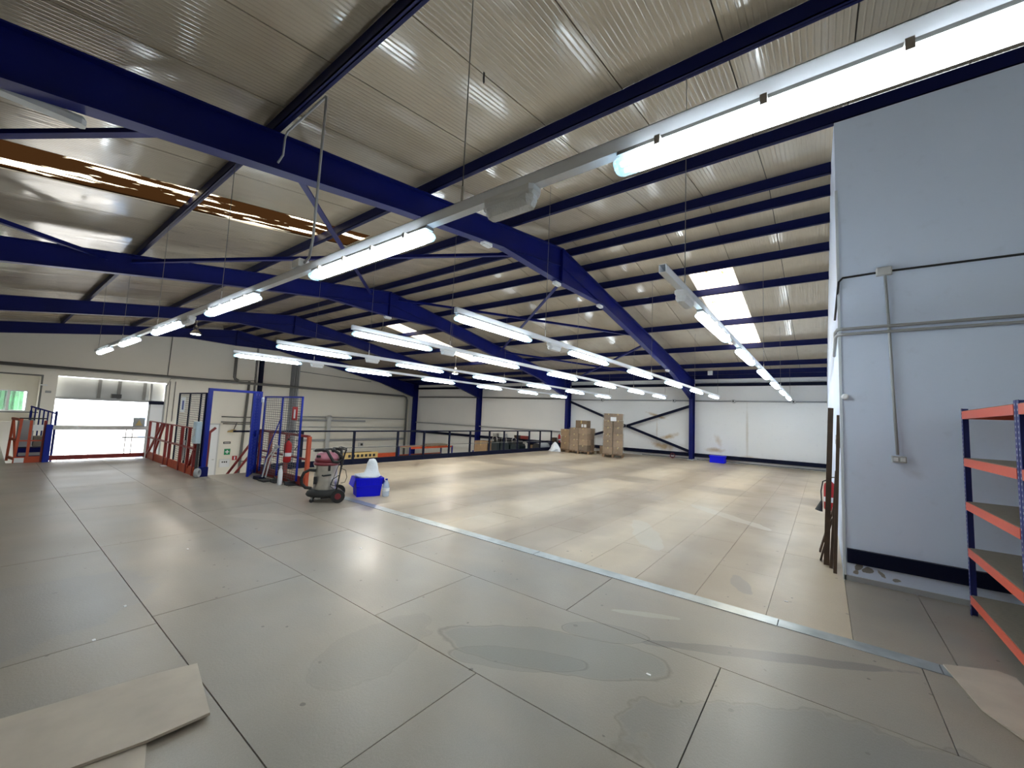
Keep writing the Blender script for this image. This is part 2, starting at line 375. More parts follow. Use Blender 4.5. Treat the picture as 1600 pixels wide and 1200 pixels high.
# ------------------------------------------------------------------ ceiling: backing, sheets, skylights
SK = {'L': [(7.965, 9.0, -5, 4.95)], 'R': [(1.755, 2.79, 11.16, 17.1), (15.21, 16.245, 11.15, 17.1)]}
y = .72-1.035*5; ys = []
while y < YG: ys.append(y); y += 1.035
ys.append(YG)
def zs(x): return rz(x)+.20
back = MB()
def slope_slab(mb, x0, x1, y0, y1, za, zb, sh=None):
    def zz(x): return RZ + (.20 if sh is None else sh) - S*abs(x-RX)
    vs = []
    for (x, y_) in ((x0, y0), (x1, y0), (x1, y1), (x0, y1)):
        vs.append((x, y_, zz(x)+za))
    for (x, y_) in ((x0, y0), (x1, y0), (x1, y1), (x0, y1)):
        vs.append((x, y_, zz(x)+zb))
    mb.poly(vs, [(0,3,2,1),(4,5,6,7),(0,1,5,4),(1,2,6,5),(2,3,7,6),(3,0,4,7)])
segs = []
for y0, y1 in zip(ys[:-1], ys[1:]):
    for side, (a, b) in (('L', (XL, RX)), ('R', (RX, X1+.1))):
        hole = [h for h in SK[side] if abs(h[0]-y0) < .02]
        parts = [(a, b)] if not hole else [(a, hole[0][2]), (hole[0][3], b)]
        if side == 'R' and y1 < YS: parts = [(RX, 9.2)]
        for p in parts:
            if p[1]-p[0] > .05: segs.append((p[0], p[1], y0, y1)); slope_slab(back, p[0], p[1], y0, y1, .03, .10)
ceil = struct('ceiling', back, 'sub')
for (x0, x1, y0, y1) in segs:
    mb = MB(); slope_slab(mb, x0+.001, x1-.001, y0+.006, y1-.006, .0+random.uniform(0, .004), .029)
    mb.build('roof_sheet', 'roof', ceil)
for side, hs in SK.items():
    for (y0, y1, a, b) in hs:
        mb = MB(); n = 14; vs = []; fs = []
        for i in range(n*2+1):
            yy = y0+(y1-y0)*i/(n*2); dz = .012*(1 if i % 2 else -1)
            vs += [(a, yy, zs(a)+.03+dz), (b, yy, zs(b)+.03+dz)]
        for i in range(n*2): fs.append((2*i, 2*i+1, 2*i+3, 2*i+2))
        mb.poly(vs, fs); mb.build('skylight_sheet', 'sky_rust' if side == 'L' else 'sky_white', ceil)
# dark tape hanging from a sheet joint
solo('tape_strip', MB().prism([(2.85, 5.27), (2.868, 5.27), (2.872, 5.17), (2.862, 5.145), (2.85, 5.16), (2.846, 5.20)], 'y', 2.745, 2.752), 'black', 'short dark strip of tape hanging from the roof joint above the nearest beam', 'tape')

# ------------------------------------------------------------------ walls
wf = MB(); wf.box((X1, YS-.15, LOW), (X1+.2, YG+.2, 4.25)); struct('wall_far', wf, 'wall_far')
wl = MB()
def wbox(x0, x1, z0, z1, d=.25): wl.box((x0, YG, z0), (x1, YG+d, z1))
gtop = [(XL, rz(XL)+.3), (RX, RZ+.3), (X1, rz(X1)+.3), (X1, 2.68), (XL, 2.68)]
wl.prism(gtop, 'y', YG, YG+.25)
wbox(XL, .1, LOW, 2.68); wbox(1.5, 1.95, LOW, 2.68); wbox(5.8, X1, LOW, 2.68); wbox(.1, 1.5, LOW, .6)
struct('wall_left', wl, 'wall')
struct('wall_right', MB().box((XR, YB, -.3), (XR+.15, YS, rz(XR)+.0)), 'wall_lamp_tint')
sw = MB(); sw.prism([(XR+.15, -.3), (X1, -.3), (X1, rz(X1)+.19), (RX, RZ+.19), (XR+.15, rz(XR)+.1)], 'y', YS-.15, YS-.002); struct('wall_side', sw, 'wall_lamp_tint')
struct('wall_back', MB().prism([(XL, -.3), (XR, -.3), (XR, rz(XR)+.2), (XL, rz(XL)+.2)], 'y', YB-.15, YB), 'wall')
struct('wall_near', MB().box((XL-.15, YB, LOW), (XL, YG, rz(XL)+.25)), 'wall')
# under-mezzanine infill
struct('wall_low', MB().box((3.2, 11.72, LOW), (X1, 11.76, -.34)), 'wall')

# recess with the far-left window
rec = MB().box((.1, YG+1.6, LOW), (1.5, YG+1.75, 1.0)).box((.1, YG+1.6, 1.95), (1.5, YG+1.75, 2.9)).box((1.22, YG+1.6, 1.0), (1.5, YG+1.75, 1.95)).box((-.2, YG+.25, LOW), (.1, YG+1.75, 2.9)).box((1.5, YG+.25, LOW), (1.62, YG+1.75, 2.9)).box((-.2, YG+.25, 2.75), (1.62, YG+1.75, 2.9))
struct('wall_recess', rec, 'wall')
w1 = MB()
for x0, x1, z0, z1 in ((.1, 1.22, 1.0, 1.05), (.1, 1.22, 1.9, 1.95), (.1, .14, 1.05, 1.9), (.62, .70, 1.05, 1.9), (1.18, 1.22, 1.05, 1.9)): w1.box((x0, YG+1.62, z0), (x1, YG+1.68, z1))
win = struct('window_1', w1, 'white')
for x0, x1 in ((.14, .62), (.70, 1.18)): MB().box((x0, YG+1.645, 1.05), (x1, YG+1.65, 1.9)).build('pane', 'glass', win)
struct('trim_4', MB().box((.0, YG-.03, .98), (1.5, YG+.02, 1.03)), 'pipe')
struct('trim_5', MB().box((.1, YG-.04, 2.60), (1.52, YG+.0, 2.66)).box((1.46, YG-.04, 1.1), (1.52, YG, 2.6)), 'pipe')

# big doorway surround: roller-door headroom behind the opening
dh = MB(); dh.box((1.95, YG+.5, 1.72), (5.8, YG+.6, 2.66)).box((1.95, YG+.1, 1.64), (5.85, YG+.3, 1.74))
door = struct('door_1', dh, 'grey')
for x in (3.3, 4.0, 4.95): MB().box((x, YG+.42, 1.74), (x+.12, YG+.5, 2.66)).build('door_post', 'pipe', door)
MB().box((3.75, YG+.0, 1.78), (4.1, YG+.25, 1.98)).build('door_motor', 'black', door)
MB().box((5.25, YG+.12, LOW), (5.75, YG+.18, 1.55)).build('door_panel', 'white', door)
MB().box((5.15, YG+.05, 1.55), (5.9, YG+.14, 1.72)).build('door_box', 'navy', door)
MB().box((5.16, YG+.08, LOW), (5.24, YG+.2, 2.6)).box((5.75, YG+.02, LOW), (5.85, YG+.2, 2.6)).build('door_frame', 'grey', door)
# outdoor ground & objects beyond the doorway
struct('ground', MB().box((-40, YG+.3, LOW-.2), (60, YG+90, LOW-.02)), 'ground')
hd = MB()
for i in range(26):
    x = -9+i*.8; hd.lathe((x, YG+7+random.random(), LOW), [(.5, 0), (.9, 1.2), (1.0, 3+random.random()), (.7, 5.6), (.2, 6.4+random.random())], 7)
hd.f = hd.f[:]; 
ho = solo('hedge', MB().poly([(v[0]*.2-1.0, v[1], v[2])  for v in hd.v], hd.f), 'leaf', 'green hedge outside the small window', 'hedge')
t = thing('yard_railing', 'pale yard railing seen out through the big doorway', 'railing', (3.0, YG+4, LOW))
MB().bar((1.6, YG+4, LOW+2.6), (4.2, YG+4, LOW+2.6), .05).build('top_rail', 'lgrey', t)
for i in range(9): MB().bar((1.9+i*.22, YG+4, LOW), (1.9+i*.22, YG+4, LOW+2.6), .025).build('baluster', 'lgrey', t)
t = thing('container', 'pale blue container standing outside at the right of the doorway', 'container', (6.2, YG+3.5, LOW))
MB().box((5.75, YG+3, LOW), (7.6, YG+5, LOW+4.6)).build('container_body', mat('pale_blue', (.30, .45, .75), .5), t)
for i in range(8): MB().box((5.8+i*.22, YG+2.96, LOW+.1), (5.86+i*.22, YG+3, LOW+4.55)).build('rib', mat('pale_blue_rib', (.26, .40, .7), .5) if i == 0 else bpy.data.materials['pale_blue_rib'], t)

# ------------------------------------------------------------------ steel frames
def frame(y, label):
    t = thing('portal_frame', label, 'steel frame', (RX, y, LOW if y > 12 else 0), group=None)
    W = .09
    def half(sgn, xe, ze, name):
        # profile points from ridge outwards: (distance, bottom z)
        if sgn > 0: P = [(0, 5.07), (2.3, 5.12), (4.8, 4.70), (9.6, 3.86), (12.85, 2.95)]
        else: P = [(0, 5.07), (-2.3, 5.12), (-4.8, 4.78), (-9.6, 4.0), (-13.3, 3.0)]
        xs = [RX+p[0] for p in P]; top = [rz(x) for x in xs]; bot = [p[1] for p in P]
        mb = MB()
        for i in range(len(P)-1):
            mb.prism([(xs[i], bot[i]), (xs[i+1], bot[i+1]), (xs[i+1], top[i+1]), (xs[i], top[i])], 'y', y-.008, y+.008)
        web = mb.build(name, 'blue', t)
        f1 = MB(); f2 = MB()
        for i in range(len(P)-1):
            f1.bar((xs[i], y, top[i]-.008), (xs[i+1], y, top[i+1]-.008), .18, .016)
            f2.bar((xs[i], y, bot[i]), (xs[i+1], y, bot[i+1]), .18, .018)
        f1.build('top_flange', 'blue', web); f2.build('bottom_flange', 'blue', web)
        st = MB(); st.box((RX+sgn*.002, y-.09, 5.05), (RX+sgn*.016, y+.09, RZ-.01))
        # straight inner flange line where the haunch is welded on
        st.bar((RX, y, 5.50), (RX+sgn*2.3, y, 5.14), .10, .012)
        st.build('stiffener', 'blue', web)
    half(1, X1, 4.1, 'rafter'); half(-1, XL, 4.0, 'rafter')
    z0 = -.02 if y < 11.8 else LOW
    c = MB().box((X1-.42, y-.09, z0), (X1-.40, y+.09, 4.0)).box((X1-.02, y-.09, z0), (X1-.004, y+.09, 4.05)).box((X1-.40, y-.008, z0), (X1-.02, y+.008, 4.03))
    c.build('column', 'blue', t)
    if y < 11: MB().box((X1-.5, y-.13, 0), (X1-.004, y+.13, .04)).build('base_plate', 'lgrey', t)
    return t
FY = [5.13, 12.12, 19.3, 26.3]
for y_, l in zip(FY, ['nearest big blue portal frame crossing the whole room overhead', 'second blue portal frame, beyond the nearest one', 'third blue portal frame, over the open void', 'last blue portal frame, tight against the far left wall']): frame(y_, l)

px = [-4.4, -2.2, -.4, 1.8, 4.1, 6.28, 8.02, 8.78, 9.65, 10.75, 12.15, 14.55, 17.05, 19.4, 20.6, 21.35]
pn = ['sixth blue roof purlin left of the ridge', 'fifth blue roof purlin left of the ridge', 'fourth blue roof purlin left of the ridge', 'blue roof purlin at top left, third left of the ridge', 'blue roof purlin second left of the ridge, above the near lamp',
      'blue roof purlin resting along the top of the right wall', 'left one of the paired ridge purlins', 'right one of the paired ridge purlins']+[f'{ORD[i]} blue roof purlin right of the ridge pair' for i in range(7)]+['blue eaves beam where roof meets far wall']
for x, l in zip(px, pn):
    y0 = YB if x < XR+.1 else YS
    z = rz(x)
    s_ = .2 if l[0:4] != 'blue' or True else .2
    t = thing('purlin', l, 'roof beam', (x, 11, z))
    MB().box((x-.006, y0, z+.0), (x+.006, YG, z+.195)).build('web', 'purlin', t)
    fl_ = MB().box((x-.038, y0, z), (x+.038, YG, z+.010)).box((x-.038, y0, z), (x-.028, YG, z+.045))
    fl_.build('flange', 'purlin', t)

# roof bracing
br = [((2.0, 5.2), (7.6, 12.0)), ((8.1, 5.2), (1.7, 12.0)), ((1.3, 5.2), (-4.6, 12.0)), ((1.3, 12.0), (-4.6, 5.2)), ((9.1, 5.2), (14.6, 12.0)), ((8.7, 12.0), (14.4, 5.2)), ((15.1, 5.2), (20.9, 12.0)), ((14.9, 12.0), (20.9, 5.2))]
bl = ['brace rising from the nearest frame to the ridge of the second', 'brace running from near-frame ridge to the left of the second frame', 'brace at the upper left edge, leaving the nearest frame', 'brace at the left edge, joining the second frame',
      'brace right of the ridge, leaving the nearest frame apex', 'brace right of the ridge, leaving the second frame apex', 'brace nearest the far wall, leaving the nearest frame', 'brace nearest the far wall, leaving the second frame']
for (a, b), l in zip(br, bl):
    za, zb = rz(a[0])-.2, rz(b[0])-.2
    mb = MB().bar((a[0], a[1], za), (b[0], b[1], zb), .09, .008).bar((a[0], a[1], za+.04), (b[0], b[1], zb+.04), .008, .08)
    solo('roof_brace', mb, 'blue', 'diagonal blue roof '+l, 'brace')

# girts and wall bracing on the far wall
for i, (a, b) in enumerate([(YS, 5.03), (5.23, 12.02), (12.22, 19.2), (19.4, 26.2)]):
    d = ['right of the nearest column', 'behind the cartons', 'behind the void railing', 'in the far left corner bay'][i]
    zl = .16 if i < 2 else .16
    solo('wall_girt', MB().box((X1-.14, a, zl), (X1-.002, b, zl+.015)).box((X1-.14, a, zl), (X1-.13, b, zl+.17)).box((X1-.14, a, zl+.155), (X1-.002, b, zl+.17)), 'navy', 'low navy girt along the far wall '+d, 'wall beam')
    solo('wall_girt', MB().box((X1-.12, a, 3.62), (X1-.002, b, 3.635)).box((X1-.12, a, 3.62), (X1-.11, b, 3.76)).box((X1-.12, a, 3.745), (X1-.002, b, 3.76)), 'navy', 'high navy girt along the far wall '+d, 'wall beam')
ctr = (8.5, 1.5)
for (q, l) in (((12.0, 2.78), 'upper left'), ((5.25, 2.62), 'upper right'), ((12.0, .40), 'lower left'), ((5.25, .40), 'lower right')):
    solo('wall_brace', MB().bar((X1-.2, ctr[0]+(.03 if q[0] > 8 else -.03), ctr[1]), (X1-.2, *q), .05, .13, (0, 0, 1)), 'navy', f'{l} arm of the navy cross brace on the far wall', 'brace')

# gable posts on the left wall
for x, l, c in ((10.15, 'dark steel post on the left wall behind the blue gate', 'navy'),):
    t = thing('gable_post', l, 'post', (x, YG-.15, LOW))
    MB().box((x-.10, YG-.22, LOW), (x+.10, YG-.21, 4.9)).box((x-.10, YG-.02, LOW), (x+.10, YG-.002, 4.9)).box((x-.006, YG-.21, LOW), (x+.006, YG-.02, 4.9)).build('post_section', c, t)
    for k in range(3): MB().tube([(x-.22-k*.04, YG-.04, .4), (x-.22-k*.04, YG-.04, 5.3)], .012, 5).build('cable', 'black', t)
t = thing('gable_post', 'pale grey post with cables on the left wall behind the mesh screen', 'post', (12.1, YG-.1, LOW))
MB().box((11.95, YG-.14, LOW), (12.45, YG-.002, 4.9)).build('post_section', 'conduit', t)
for k in range(6): MB().tube([(11.9+k*.085+random.uniform(-.02, .02), YG-.17, z) if j % 2 else (11.9+k*.085, YG-.16, z) for j, z in enumerate((-1, .5, 2, 3.4, 4.8))], .014, 5).build('cable', 'black', t)

# pipes on the walls
def pipe(pts, r, m, label, name='pipe', n=8, cat='pipe'): return solo(name, MB().tube(pts, r, n), m, label, cat, smooth=True)
pipe([(XL+.1, YG-.32, 3.02), (20.7, YG-.32, 3.02), (20.95, YG-.32, 2.93), (21.05, YG-.32, 2.7), (21.05, YG-.32, LOW+.1)], .075, 'pipe', 'thick dark grey pipe running across the left wall and down its corner')
pipe([(8.7, YG-.32, 4.9), (8.7, YG-.32, 3.3), (8.76, YG-.32, 3.2), (8.9, YG-.32, 3.12)], .08, 'pipe', 'dark grey downpipe joining the thick pipe on the left wall')
pipe([(9.55, YG-.13, 3.15), (9.45, YG-.13, -1.6), (9.4, YG-.13, LOW+.1)], .07, 'pipe', 'dark upright pipe on the left wall seen through the blue gate')
pipe([(5.78, YG-.04, 5.2), (5.75, YG-.04, 3.1)], .02, 'pipe', 'thin vertical conduit high on the left wall')
pipe([(5.78, YG-.05, 2.55), (5.9, YG-.05, 2.95), (9.9, YG-.05, 3.22)], .015, 'pipe', 'thin cable running above the thick pipe on the left wall', 'cable', cat='cable')
pipe([(12.5, YG-.03, 4.1), (17.8, YG-.03, 3.92)], .018, 'pipe', 'thin cable high on the left wall right of the grey post', 'cable', cat='cable')
pipe([(X1-.06, YS+.02, 2.9), (X1-.06, 5.0, 2.9)], .03, 'conduit', 'grey conduit along the far wall right of the blue column', 'conduit', cat='conduit')
pipe([(X1-.06, 5.26, 2.9), (X1-.06, 12.0, 2.9)], .03, 'conduit', 'grey conduit along the far wall above the cross brace', 'conduit', cat='conduit')
pipe([(X1-.06, 12.24, 2.95), (X1-.06, 19.1, 3.0)], .05, 'pipe', 'grey pipe along the far wall between second and third frames')
pipe([(X1-.06, 19.45, 3.0), (X1-.06, 26.0, 3.0)], .05, 'pipe', 'grey pipe along the far wall left of the third frame')
for k, y_ in enumerate((10.0, 6.04, 3.33, 1.0)):
    d = ['above the tall carton stack', 'left of the blue column', 'right of the blue column', 'nearest the right-hand wall'][k]
    t = thing('junction_box', 'small round white junction box on the conduit '+d, 'junction box', (X1-.08, y_, 2.82))
    MB().tube([(X1-.004, y_, 2.9), (X1-.13, y_, 2.9)], .09, 12).build('box_body', 'lgrey', t)
    MB().tube([(X1-.13, y_, 2.9), (X1-.15, y_, 2.9)], .035, 8).build('knob', 'black', t)
# cable trays / ledges lower down on left & far walls
for (x0, x1, z, h, l, m) in ((12.6, 21.2, 1.12, .06, 'upper slim grey tray along the left wall beyond the railing', 'conduit'), (12.6, 17.5, .86, .12, 'thick grey tray below the slim tray on the left wall', 'conduit'), (12.6, 21.0, .45, .04, 'thin grey conduit under the thick tray on the left wall', 'lgrey'), (12.6, 21.1, -.50, .14, 'lowest grey ledge along the left wall', 'conduit')):
    solo('cable_tray', MB().box((x0, YG-.14, z), (x1, YG-.002, z+.015)).box((x0, YG-.14, z), (x1, YG-.13, z+h)).box((x0, YG-.02, z), (x1, YG-.002, z+h)), m, l, 'cable tray')
solo('cable_tray', MB().box((X1-.12, 12.3, .93), (X1-.002, 26.2, .945)).box((X1-.12, 12.3, .93), (X1-.11, 26.2, 1.0)), 'conduit', 'slim grey tray along the far wall behind the railing', 'cable tray')
solo('duct', MB().box((14.5, YG-.27, LOW), (14.75, YG-.15, 1.1)).lathe((14.62, YG-.27, 1.05), [(.2, 0), (.22, .12), (.1, .22)], 10), 'lgrey', 'pale vertical duct on the left wall behind the vacuum cleaner', 'duct')

# things on the lower part of the left wall seen through the gate
dr = struct('door_2', MB().box((7.75, YG-.05, LOW), (8.25, YG-.002, .55)), 'white')
MB().tube([(8.16, YG-.05, -1.4), (8.16, YG-.10, -1.4), (8.06, YG-.10, -1.4)], .015, 6).build('door_handle', 'chrome', dr)
MB().box((7.68, YG-.06, LOW), (7.75, YG-.002, .62)).box((8.25, YG-.06, LOW), (8.32, YG-.002, .62)).box((7.68, YG-.06, .55), (8.32, YG-.002, .62)).build('door_frame', 'lgrey', dr)
def sign(name, x, z, w_, h_, m, label, marks=()):
    t = thing(name, label, 'sign', (x, YG-.02, z-h_/2))
    MB().box((x-w_/2, YG-.02, z-h_/2), (x+w_/2, YG-.002, z+h_/2)).build('plate', m, t)
    for (a, b, c, d, mm) in marks: MB().box((x+a, YG-.026, z+b), (x+c, YG-.0205, z+d)).build('mark', mm, t)
sign('wall_sign', 8.75, -.48, .36, .12, 'black', 'small black nameplate on the wall above the green sign', [(-.14, -.02, .14, .02, 'lgrey')])
sign('exit_sign', 8.80, -1.0, .30, .34, 'green', 'green first aid sign with white cross seen through the gate', [(-.10, -.03, .10, .03, 'white'), (-.03, -.10, .03, .10, 'white')])
sign('fire_sign', 9.2, -1.37, .24, .24, 'sign_red', 'small red fire sign below right of the green sign', [(-.03, -.08, .03, .08, 'white')])
t = thing('electrical_cabinet', 'white electrical cabinet on the lower wall below the green sign', 'cabinet', (8.7, YG-.08, -1.85))
MB().bevbox((8.45, YG-.14, -1.85), (8.95, YG-.002, -1.40), .02).build('cabinet', 'white', t)
for k in range(3): MB().box((8.54+k*.1, YG-.15, -1.60), (8.60+k*.1, YG-.14, -1.52)).build('button', 'black', t)
t = thing('wall_lamp', 'green-grey shaded lamp on a bracket on the left wall inside the gate view', 'wall lamp', (8.9, YG-.3, .15))
MB().lathe((8.9, YG-.35, .15), [(.30, 0), (.26, .06), (.08, .14)], 14).build('shade', 'yellow', t)
MB().bar((8.9, YG-.35, .25), (9.15, YG-.05, .7), .03).build('bracket', 'black', t)
for i, (z, x0, x1) in enumerate(((1.02, 8.3, 10.0), (.72, 8.3, 10.2), (.62, 8.4, 10.1), (-1.55, 9.2, 10.3))):
    pipe([(x0, YG-.2, z), ((x0+x1)/2, YG-.2, z-.02), (x1, YG-.2, z)], .03, 'pipe', ['top', 'second', 'third', 'lowest'][i]+' horizontal pipe on the left wall framed by the blue gate')

# ------------------------------------------------------------------ right wall things
RXW = XR-.001
struct('baseboard_right', MB().box((XR-.012, YB, 0), (XR, YS, .055)), 'conduit')
struct('trim_6', MB().box((XR-.05, YB, .205), (XR, YS-.03, .36)), 'navy')
struct('trim_7', MB().box((XR-.012, YS-.02, .0), (XR+.14, YS+.006, 4.7)), mat('pale_corner', (.60, .66, .72), .5))
pipe([(X_ , y_, z_) for X_, y_, z_ in ((6.45, YS+.03, 3.1), (6.35, YS+.02, 3.2), (6.22, YS+.0, 3.42), (6.225, YS-.01, 3.52), (6.225, -.22, 3.565), (6.225, -.6, 3.575), (6.225, -1.7, 3.56), (6.225, -4.1, 3.5))], .012, 'black', 'black cable along the right wall through the junction box', 'cable', cat='cable')
t = thing('junction_box', 'white square junction box on the black cable of the right wall', 'junction box', (6.21, -.59, 3.52))
MB().bevbox((6.19, -.66, 3.53), (6.249, -.52, 3.625), .012).build('box_body', 'lgrey', t)
for k, z in enumerate((2.93, 2.865)):
    pipe([(6.6, YS+.04, z-.18-k*.02), (6.45, YS+.04, z-.16), (6.3, YS+.03, z-.02), (6.215, YS+.01, z), (6.215, YS-.06, z), (6.215, -2.2, z), (6.215, -4.1, z)], .018, 'conduit', ['upper', 'lower'][k]+' grey conduit of the pair across the right wall', 'conduit', cat='conduit')
pipe([(6.225, -.60, 3.54), (6.225, -.62, 2.9), (6.225, -.635, 2.2), (6.225, -.655, 1.47)], .014, 'conduit', 'vertical grey conduit from junction box down to the socket', 'conduit', cat='conduit')
t = thing('socket', 'grey double wall socket on the right wall', 'socket', (6.22, -.66, 1.38))
MB().bevbox((6.20, -.725, 1.385), (6.249, -.605, 1.455), .006).build('back_box', 'grey', t)
for k in range(2): MB().box((6.192, -.715+k*.06, 1.40), (6.20, -.675+k*.06, 1.44)).build('switch', 'white', t)
t = thing('detector', 'round white sensor on the right wall near its corner', 'sensor', (6.22, -.21, 2.08))
MB().tube([(6.249, -.215, 2.115), (6.22, -.215, 2.115), (6.205, -.215, 2.115)], [.035, .035, .022], 14).build('sensor_dome', 'white', t)
# corner clutter on the side wall: leaning timbers, extinguisher
for k, (x, y0, y1, h, w_, l) in enumerate(((6.75, -.01, -.085, 2.0, .05, 'long dark timber leaning on the side wall, nearest the floor'), (6.62, -.055, -.13, 1.2, .03, 'dark timber leaning behind the long one by the wall corner'), (6.42, -.09, -.155, 1.90, .03, 'thin dark strip leaning tight in the wall corner'))):
    mb = MB().bar((x, y0, .0), (x, y1, h), .10 if k == 0 else .05, w_*1.15, (0, 1, 0)); solo('timber', mb, 'dwood', l, 'timber')
solo('timber', MB().bar((6.9, .05, .0), (6.95, -.08, .55), .12, .02, (0, 1, 0)), 'dwood', 'short dark offcut leaning at the foot of the timbers', 'timber')
solo('timber', MB().bar((7.4, .06, .0), (7.4, -.1, .62), .16, .02, (0, 1, 0)), 'dwood', 'short dark board leaning beside the wall extinguisher', 'timber')
t = thing('switch_box', 'grey switch box low on the side wall behind the leaning timbers', 'switch box', (6.5, YS+.05, 1.5))
MB().bevbox((6.42, YS, 1.50), (6.54, YS+.045, 1.66), .01).build('box_body', 'grey', t); MB().box((6.44, YS+.045, 1.54), (6.52, YS+.05, 1.60)).build('switch', 'lgrey', t)
def extinguisher(loc, label, rz_=0, horn=True):
    t = thing('fire_extinguisher', label, 'fire extinguisher', loc, rz_, world=False)
    smooth_by(MB().lathe((0, 0, 0), [(.05, 0), (.078, .02), (.08, .05), (.08, .38), (.07, .43), (.03, .47), (.022, .49)], 18).build('cylinder', 'sign_red', t, origin=(0, 0, 0)))
    MB().lathe((0, 0, .14), [(.0815, 0), (.0815, .08)], 18).build('label_band', 'white', t, origin=(0, 0, 0))
    MB().lathe((0, 0, .48), [(.02, 0), (.025, .03), (.012, .05)], 10).bar((-.02, 0, .53), (.09, 0, .55), .02, .012).build('valve', 'black', t, origin=(0, 0, 0))
    MB().tube([(-.02, 0, .5), (-.09, 0, .46), (-.115, 0, .3), (-.11, 0, .12)], .011, 6).build('hose', 'black', t, origin=(0, 0, 0))
    if horn: MB().tube([(-.11, 0, .14), (-.15, 0, -.02)], [.014, .055], 10).build('horn', 'black', t, origin=(0, 0, 0))
    return t
extinguisher((8.6, -.075, .40), 'red fire extinguisher on the side wall behind the leaning timbers', -math.pi/2)
extinguisher((20.9, 12.4, .32), 'small red fire extinguisher on the far wall beside the cartons')
extinguisher((4.25, 9.55, .47), 'red fire extinguisher hanging on the mesh screen by the vacuum cleaner', .6, False)

# ------------------------------------------------------------------ lighting rails
rail_lamp_master = {}
def lamp_parts(t, ax):
    """1.6 m twin-tube fitting along local X, top of body at z=0"""
    O = (0, 0, 0); L2 = .80
    body = MB(); body.prism([(-.03, 0), (-.036, -.022), (.036, -.022), (.03, 0)], 'x', -L2, L2); b = body.build('lamp_body', 'grey', t, origin=O)
    n = 10; prof = [(.060*math.cos(a), -.066-.037*math.sin(a)) for a in [math.radians(-62+304*k/n) for k in range(n+1)]]
    d = MB().prism(prof, 'x', -L2+.09, L2-.09).build('lens', 'lens', t, origin=O)
    smooth_by(d) if False else None
    e = []
    for s_ in (-1, 1):
        pr2 = [(p[0]*.8, -.066+(p[1]+.066)*.75) for p in prof]; mb = MB(); m0 = len(prof)
        vs = [(s_*(L2-.089), *p) for p in prof]+[(s_*(L2-.01), *p) for p in prof]+[(s_*(L2+.012), *p) for p in pr2]
        fs = [tuple(range(m0-1, -1, -1)), tuple(range(2*m0, 3*m0))]
        for k in range(2):
            for i in range(m0): j = (i+1) % m0; fs.append((k*m0+i, k*m0+j, k*m0+m0+j, k*m0+m0+i))
        mb.poly(vs, fs); e.append(mb.build('end_cap', 'lens_end', t, origin=O))
    for s_ in (-1, 1):
        e.append(MB().tube([(s_*(L2-.088), -.026, -.07), (s_*(L2-.02), -.026, -.07)], .012, 8).tube([(s_*(L2-.088), .026, -.07), (s_*(L2-.02), .026, -.07)], .012, 8).build('tube_ends', 'tube', t, origin=O))
    c = []
    for x in (-.6, -.2, .2, .6):
        c.append(MB().box((x-.012, -.070, -.062), (x+.012, .070, -.020)).build('clip', 'steel', t, origin=O))
    return [b, d]+e+c
_m = {'first': None}
def lamp(loc, rot, label, group):
    if _m['first'] is None:
        t = thing('strip_light', label, 'ceiling lamp', loc, rot, group, world=False); _m['first'] = t; _m['parts'] = lamp_parts(t, 0); return t
    r = copy_tree(_m['first'], loc, label, [(p, []) for p in _m['parts']]); r.rotation_euler = (0, 0, rot); r['group'] = group; return r
_e = {'first': None}
def bulkhead(loc, rot, label):
    if _e['first'] is None:
        t = thing('emergency_light', label, 'emergency lamp', loc, rot, 'emergency lamps under the lighting rails', world=False)
        a = MB(); a.poly(*( (lambda m: (m.v, m.f))(MB().bevbox((-.18, -.055, 0), (.18, .055, .05), .02)) ))
        a.v = [(x, y, -z) for x, y, z in a.v]; p = [a.build('base', 'white', t, origin=(0, 0, 0))]
        a = MB().bevbox((-.17, -.05, .0), (.17, .05, .06), .03); a.v = [(x, y, -.05-z) for x, y, z in a.v]; p.append(a.build('lens', 'bulkhead', t, origin=(0, 0, 0)))
        p.append(MB().tube([(.185, 0, -.03), (.20, 0, -.03)], .018, 8).build('gland', 'white', t, origin=(0, 0, 0)))
        _e['first'] = t; _e['parts'] = p; return t
    r = copy_tree(_e['first'], loc, label, [(p, []) for p in _e['parts']]); r.rotation_euler = (0, 0, rot); return r
HZ = 2.985   # underside of the rails
def rail(axis, c, a, b, name, wires):
    loc = (c, (a+b)/2, HZ) if axis == 'y' else ((a+b)/2, c, HZ)
    t = thing('lighting_rail', name, 'lighting rail', loc)
    w_, h_ = .03, .07
    mb = MB()
    if axis == 'y':
        for q in (((-w_, 0), (w_, .004)), ((-w_, .004), (-w_+.004, h_)), ((w_-.004, .004), (w_, h_)), ((-w_, h_-.004), (w_, h_))):
            mb.box((c+q[0][0], a, HZ+q[0][1]), (c+q[1][0], b, HZ+q[1][1]))
    else:
        for q in (((-w_, 0), (w_, .004)), ((-w_, .004), (-w_+.004, h_)), ((w_-.004, .004), (w_, h_)), ((-w_, h_-.004), (w_, h_))):
            mb.box((a, c+q[0][0], HZ+q[0][1]), (b, c+q[1][0], HZ+q[1][1]))
    mb.build('trunking', 'rail', t)
    for s_ in wires:
        x, y_ = (c, s_) if axis == 'y' else (s_, c)
        MB().tube([(x, y_, HZ+h_), (x, y_, rz(x)+(.19 if axis == 'x' else -.002))], .004, 5).build('suspension_wire', 'pipe', t)
        MB().tube([(x, y_, HZ+h_), (x, y_, HZ+h_+.12)], .008, 5).build('hook', 'steel', t)
NX = 1.76
rail('y', NX, -3.6, 15.9, 'long white lighting rail crossing right above the camera', (-2.4, 1.83, 6.2, 9.4, 12.4, 15.5))
ny = [-3.76, 0.0, 2.93, 5.83, 8.73, 11.63, 14.5]
